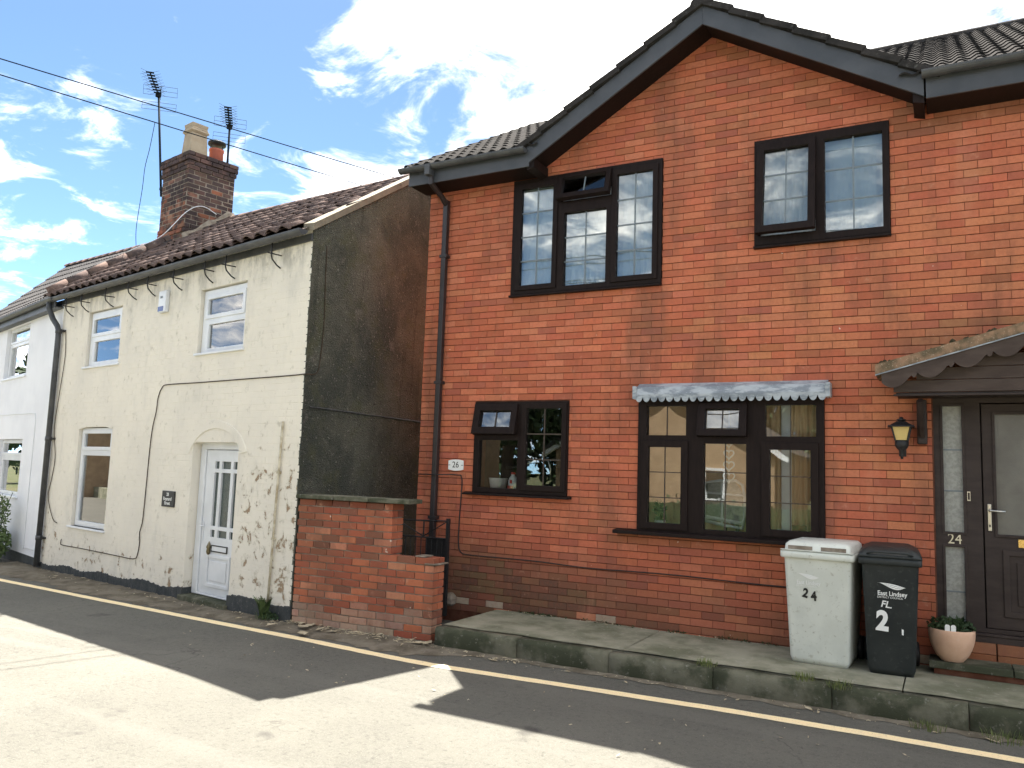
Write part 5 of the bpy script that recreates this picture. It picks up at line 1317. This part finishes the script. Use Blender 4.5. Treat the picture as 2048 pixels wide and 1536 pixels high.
# ------------------------------------------------------------------ overhead wires in front of the roofs
def wire(name, a, b, sag, label, r_=.011):
    a, b = Vector(a), Vector(b); pts = [a.lerp(b, t/30)-Vector((0, 0, sag*4*(t/30)*(1-t/30))) for t in range(31)]
    return tag(MB().tube(pts, r_, 5).build(name, MAT['aerial_blk'], None), label, 'wire', 'overhead wires')
H_ = 1.75
def along(d, t): return Vector(d)*t+Vector((0, 0, H_))
u0, u1 = along((-1.0314, .5222, .4924), 10), along((-.5942, .7774, .3586), 14.5)
wire('overhead_wire', u0+(u0-u1)*.6, u1+(u1-u0)*.8, .02, 'upper of the two overhead wires crossing the sky at the left', .008)
u0, u1 = along((-1.0319, .5244, .4724), 10), along((-.6275, .7607, .3467), 14.5)
wire('overhead_wire', u0+(u0-u1)*.6, u1+(u1-u0)*.8, .02, 'lower of the two overhead wires crossing the sky at the left', .008)

# ------------------------------------------------------------------ weeds, tufts and litter
def blades(n, rad, h, w_, lean=.6):
    q = MB()
    for _ in range(n):
        a = random.uniform(0, 6.28); r0 = random.random()**.6*rad; hh = h*random.uniform(.5, 1.1); b = a+random.uniform(-.8, .8); l = hh*lean*random.uniform(.2, 1)
        p0 = Vector((r0*math.cos(a), r0*math.sin(a), 0)); d = Vector((math.cos(b), math.sin(b), 0)); s_ = Vector((-d.y, d.x, 0))*w_
        p1 = p0+d*l*.4+Vector((0, 0, hh*.65)); p2 = p0+d*l+Vector((0, 0, hh))
        q.face([p0-s_, p0+s_, p1+s_*.7, p1-s_*.7]); q.face([p1-s_*.7, p1+s_*.7, p2])
    return q
for i, (x, y, z, h, lab) in enumerate(((-1.795, 6.83, .19, .055, 'small grass tuft on the kerb edge left of the grey bin'), (-1.03, 6.85, .19, .05, 'flat grass tuft on the kerb edge in front of the grey bin'), (-.76, 6.80, .175, .06, 'pale grass tuft on the kerb in front of the black bin'), (.30, 6.72, .0, .09, 'ragged grass clump at the kerb foot in the bottom right corner'), (-.16, 6.735, .0, .07, 'grass clump at the kerb foot below the flower pot'))):
    tag(blades(90, .09 if i < 3 else .13, h, .0028).build('grass_tuft', MAT['grass'], None, loc=(x, y, z)), lab, 'grass', 'grass tufts along the kerb')
fern = thing('fern', 'green fern growing at the foot of the cottage wall near the corner', 'plant', cw(-.42, -.06, .0), CY)
q = MB()
for k in range(22):
    a = random.uniform(-2.9, -.2); L_ = random.uniform(.14, .28); d = Vector((math.cos(a), math.sin(a)*.5, 0)); pts = [Vector((0, 0, .02))+d*L_*.75*t+Vector((0, 0, L_*(1.55*t-.62*t*t))) for t in [j/9 for j in range(10)]]
    s_ = Vector((-d.y, d.x, .1)).normalized()
    for j in range(1, 10):
        wd = .055*(1-j/10.5)
        for sd in (-1, 1): q.face([pts[j-1], pts[j], pts[j]+s_*sd*wd+Vector((0, 0, -.01)), pts[j-1]+s_*sd*wd*1.05])
q.build('fronds', MAT['leaf'], fern)
blades(18, .08, .12, .005, 1.0).build('leaves', MAT['leaf'], fern)
leaf_cloud(90, (.12, 0, .05), (.16, .05, .05), .022).build('undergrowth', MAT['leaf_dark'], fern)
sh = thing('shrub', 'leafy self-sown shrub against the white wall at the left edge', 'shrub', MW @ Vector((-1.72, -.28, -.10)), WY)
q = leaf_cloud(900, (0, 0, .28), (.62, .22, .30), .045); q2 = leaf_cloud(420, (.15, 0, .78), (.42, .15, .36), .034); n0 = len(q.v); q.v += q2.v; q.f += [tuple(n0+i for i in f) for f in q2.f]
q.build('crown', MAT['leaf'], sh)
q = MB()
for k in range(16):
    a = random.uniform(-.6, .7); q.tube([(a*.4, 0, 0), (a*.7, random.uniform(-.1, .1), .5), (a*.9, random.uniform(-.15, .15), random.uniform(.8, 1.25))], .006, 4, False)
q.build('trunk', MAT['leaf_dark'], sh)
gr = MW @ Vector((-2.2, -.62, -.12))
tag(stuff(blades(260, .55, .10, .004).build('rough_grass', MAT['grass'], None, loc=gr)), 'rough grass below the shrub at the left edge', 'grass')
lit = MB()
def straw(x, y, z, l):
    a = random.uniform(0, 6.28); b = a+random.uniform(-.9, .9); m1 = (x+math.cos(a)*l*.5, y+math.sin(a)*l*.5, z+random.uniform(.0, .012)); lit.tube([(x, y, z), m1, (m1[0]+math.cos(b)*l*.5, m1[1]+math.sin(b)*l*.5, z)], random.uniform(.0012, .0035), 4, False)
def flake(x, y, z, s_):
    a = random.uniform(0, 6.28); c, s2 = math.cos(a)*s_, math.sin(a)*s_; t = random.uniform(.2, .6)
    lit.face([(x-c, y-s2, z), (x+s2*t, y-c*t, z+random.uniform(0, .01)), (x+c, y+s2, z+random.uniform(0, .012)), (x-s2*t, y+c*t, z+.004)])
for _ in range(210):
    x = random.choice((random.uniform(-4.6, 1.0), random.triangular(-4.6, -3.3, -4.2))); y = 6.775-abs(random.gauss(0, .10))
    (straw if random.random() < .5 else flake)(x, y, .008, random.uniform(.006, .035) if random.random() < .9 else .06)
for _ in range(150):
    x = random.uniform(-6.5, -4.5); y = 6.78-abs(random.gauss(0, .13)); (straw if random.random() < .75 else flake)(x, y, .036, random.uniform(.012, .05) if random.random() < .8 else .10)
for _ in range(90):
    x = random.uniform(-13, -6.4); y = 6.70+(-6.35-x)*.2-abs(random.gauss(0, .18)); (straw if random.random() < .4 else flake)(x, y, gz(x)+.036, random.uniform(.01, .05))
for _ in range(70):
    x = random.uniform(-7, 1); y = random.uniform(4.9, 6.2); (straw if random.random() < .3 else flake)(x, y, gz(x)+.006, random.uniform(.006, .022))
for _ in range(60):
    x = random.uniform(-4.3, -.2); y = 7.97-abs(random.gauss(0, .05)); (straw if random.random() < .3 else flake)(x, y, .205, random.uniform(.006, .03))
lo = stuff(lit.build('leaf_litter', MAT['straw'])); tag(lo, 'dry straw and leaf scraps scattered along the kerb and road edge', 'litter')
wd = MB()
for _ in range(36):
    x = random.uniform(-4.2, -1.4); c = leaf_cloud(9, (x, 7.985-random.random()*.04, .21), (.05, .02, .018), .012); n0 = len(wd.v); wd.v += c.v; wd.f += [tuple(n0+i for i in f) for f in c.f]
tag(stuff(wd.build('wall_foot_weeds', MAT['leaf_dark'])), 'low weeds growing along the joint of brick wall and pavement', 'weeds')

# ------------------------------------------------------------------ the other side of the street (seen only as reflections in the panes)
MAT['far_brick'] = mottled('tan_brick_far', (.36, .26, .17), (.28, .20, .13), 3, .9, .1)
bun = thing('bungalow', 'low tan brick bungalow with white bargeboards across the street, seen in the panes', 'house', (-9.5, -13, 0))
MB().box(-4.2, 4.2, -8, 0, -.3, 2.6).build('wall', MAT['far_brick'], bun)
MB().prism([(-4.2, 2.6), (4.2, 2.6), (0, 5.0)], -7.9, -.02).build('gable', MAT['far_brick'], bun)
for sg_ in (-1, 1):
    p = [(0, 5.02), (sg_*4.7, 2.34), (sg_*4.7, 2.52), (0, 5.2)]
    if sg_ < 0: p = [p[1], p[0], p[3], p[2]]
    MB().prism(p, .05, .30).build('bargeboard', MAT['white'], bun); MB().prism([(a, b+.19) for a, b in p], -8.2, .28).build('roof', MAT['roof_tile'], bun)
for x in (-2.4, 1.0): f = MB().holed(x, x+1.5, .9, 2.1, [(x+.1, x+.7, 1.0, 2.0), (x+.8, x+1.4, 1.0, 2.0)], .005, .06).build('window', MAT['white'], bun); MB().box(x+.09, x+1.41, .010, .015, .99, 2.01).build('pane', MAT['glass_dark'], f)
def tree(name, label, loc, h, rad, n):
    t = thing(name, label, 'tree', loc, 0, 'trees across the street')
    q = MB().tube([(0, 0, -.5), (.1, 0, h*.35), (-.05, .1, h*.7)], [.28, .2, .08], 8)
    for k in range(7): a = k*.9; q.tube([(0, 0, h*(.3+.05*k)), (rad*.5*math.cos(a), rad*.5*math.sin(a), h*(.45+.06*k))], [.08, .03], 5)
    q.build('trunk', MAT['bark'], t)
    c = MB()
    for k in range(16):
        a = random.uniform(0, 6.28); e = random.uniform(-.5, 1); cc = (rad*.65*math.cos(a)*math.cos(e), rad*.65*math.sin(a)*math.cos(e), h*.62+rad*.6*math.sin(e)); l = leaf_cloud(n//16, cc, (rad*.45,)*3, .21); n0 = len(c.v); c.v += l.v; c.f += [tuple(n0+i for i in f) for f in l.f]
    c.build('crown', MAT['leaf_dark'], t)
tree('broad_tree', 'dark broad tree beside the bungalow, seen only in the panes', (-15.5, -12, 0), 8.0, 3.2, 9000)
tree('broad_tree', 'taller tree behind the bungalow, seen only in the panes', (-8, -27, 0), 10.5, 4.2, 9000)
tree('broad_tree', 'small round tree right of the bungalow, seen only in the panes', (-2.6, -14, 0), 4.6, 1.8, 5000)
hg = thing('hedge', 'clipped hedge in front of the bungalow, seen only in the panes', 'hedge', (-8, -6, 0))
hc = MB()
for k in range(30): l = leaf_cloud(70, (-9+k*.6, 0, .6), (.45, .4, .65), .10); n0 = len(hc.v); hc.v += l.v; hc.f += [tuple(n0+i for i in f) for f in l.f]
hc.build('foliage', MAT['leaf_dark'], hg); MB().box(-9, 9, -.2, .2, -.3, 1.0).build('core', MAT['leaf_dark'], hg)
for i, (z, y, lab) in enumerate(((7.6, -5, 'lowest'), (7.9, -5.2, 'second lowest'), (8.4, -5.4, 'second highest'), (9.0, -5.6, 'highest'))):
    wire('overhead_wire', (-45, y-1, z+.4), (35, y+1.2, z-.5*(i % 2)), .5+.1*i, lab+' of the service wires across the street mirrored in the panes', .016)

for i, (x, y, h, m, lab) in enumerate(((-24, -12, 5.2, 'far_brick', 'brown brick house far left across the street, mirrored in cottage panes'), (-34, -11, 5.0, 'white_wall', 'white house furthest left across the street, mirrored in cottage panes'), (-50, 1.5, 5.2, 'far_brick', 'brick house closing the street at the far left, mirrored in the panes'), (3, -14, 5.0, 'far_brick', 'brick house behind the viewer on the right, mirrored in the panes'), (13, -14, 5.2, 'white_wall', 'white house behind the viewer on the far right, mirrored in the panes'))):
    hs = thing('opposite_house', lab, 'house', (x, y, 0), 0, 'houses across the street')
    MB().box(-4.3, 4.3, -7, 0, -.5, h).build('wall', MAT[m], hs)
    q = MB(); q.v = [(-4.6, .35, h-.1), (4.6, .35, h-.1), (4.6, -3.5, h+2.5), (-4.6, -3.5, h+2.5), (-4.6, -7.35, h-.1), (4.6, -7.35, h-.1)]; q.f = [(0, 1, 2, 3), (3, 2, 5, 4), (0, 3, 4), (1, 5, 2)]
    q.build('roof', MAT['roof_tile'], hs)
    for wx in (-3, .9):
        for wz in (.9, 3.2):
            f = MB().holed(wx, wx+1.6, wz, wz+1.2, [(wx+.08, wx+.76, wz+.08, wz+1.12), (wx+.84, wx+1.52, wz+.08, wz+1.12)], .002, .06).build('window', MAT['white'], hs); MB().box(wx+.05, wx+1.55, .004, .008, wz+.05, wz+1.15).build('pane', MAT['dark'], f)
    MB().box(-.6, .35, .002, .05, -.3, 2.0).build('door', MAT['brown_wood'], hs)

belt = MB()
for k in range(150):
    x = -130+k*1.45+random.uniform(-.6, .6); h = 6.5+2.2*math.sin(k*.7)+random.uniform(-.8, 1.2); l = leaf_cloud(260, (x, -31+random.uniform(-1.5, 1.5), h*.55), (1.6, 1.6, h*.55), .46); n0 = len(belt.v); belt.v += l.v; belt.f += [tuple(n0+i for i in f) for f in l.f]
for k in range(60):
    y = -32+k*1.5; h = 7+2*math.sin(k*.9)+random.uniform(-.8, 1.2); l = leaf_cloud(220, (-74+random.uniform(-1.5, 1.5), y, h*.55), (1.6, 1.6, h*.55), .48); n0 = len(belt.v); belt.v += l.v; belt.f += [tuple(n0+i for i in f) for f in l.f]
tag(stuff(belt.build('tree_belt', MAT['leaf_dark'])), 'dark belt of trees behind the opposite houses, mirrored in the panes', 'trees')
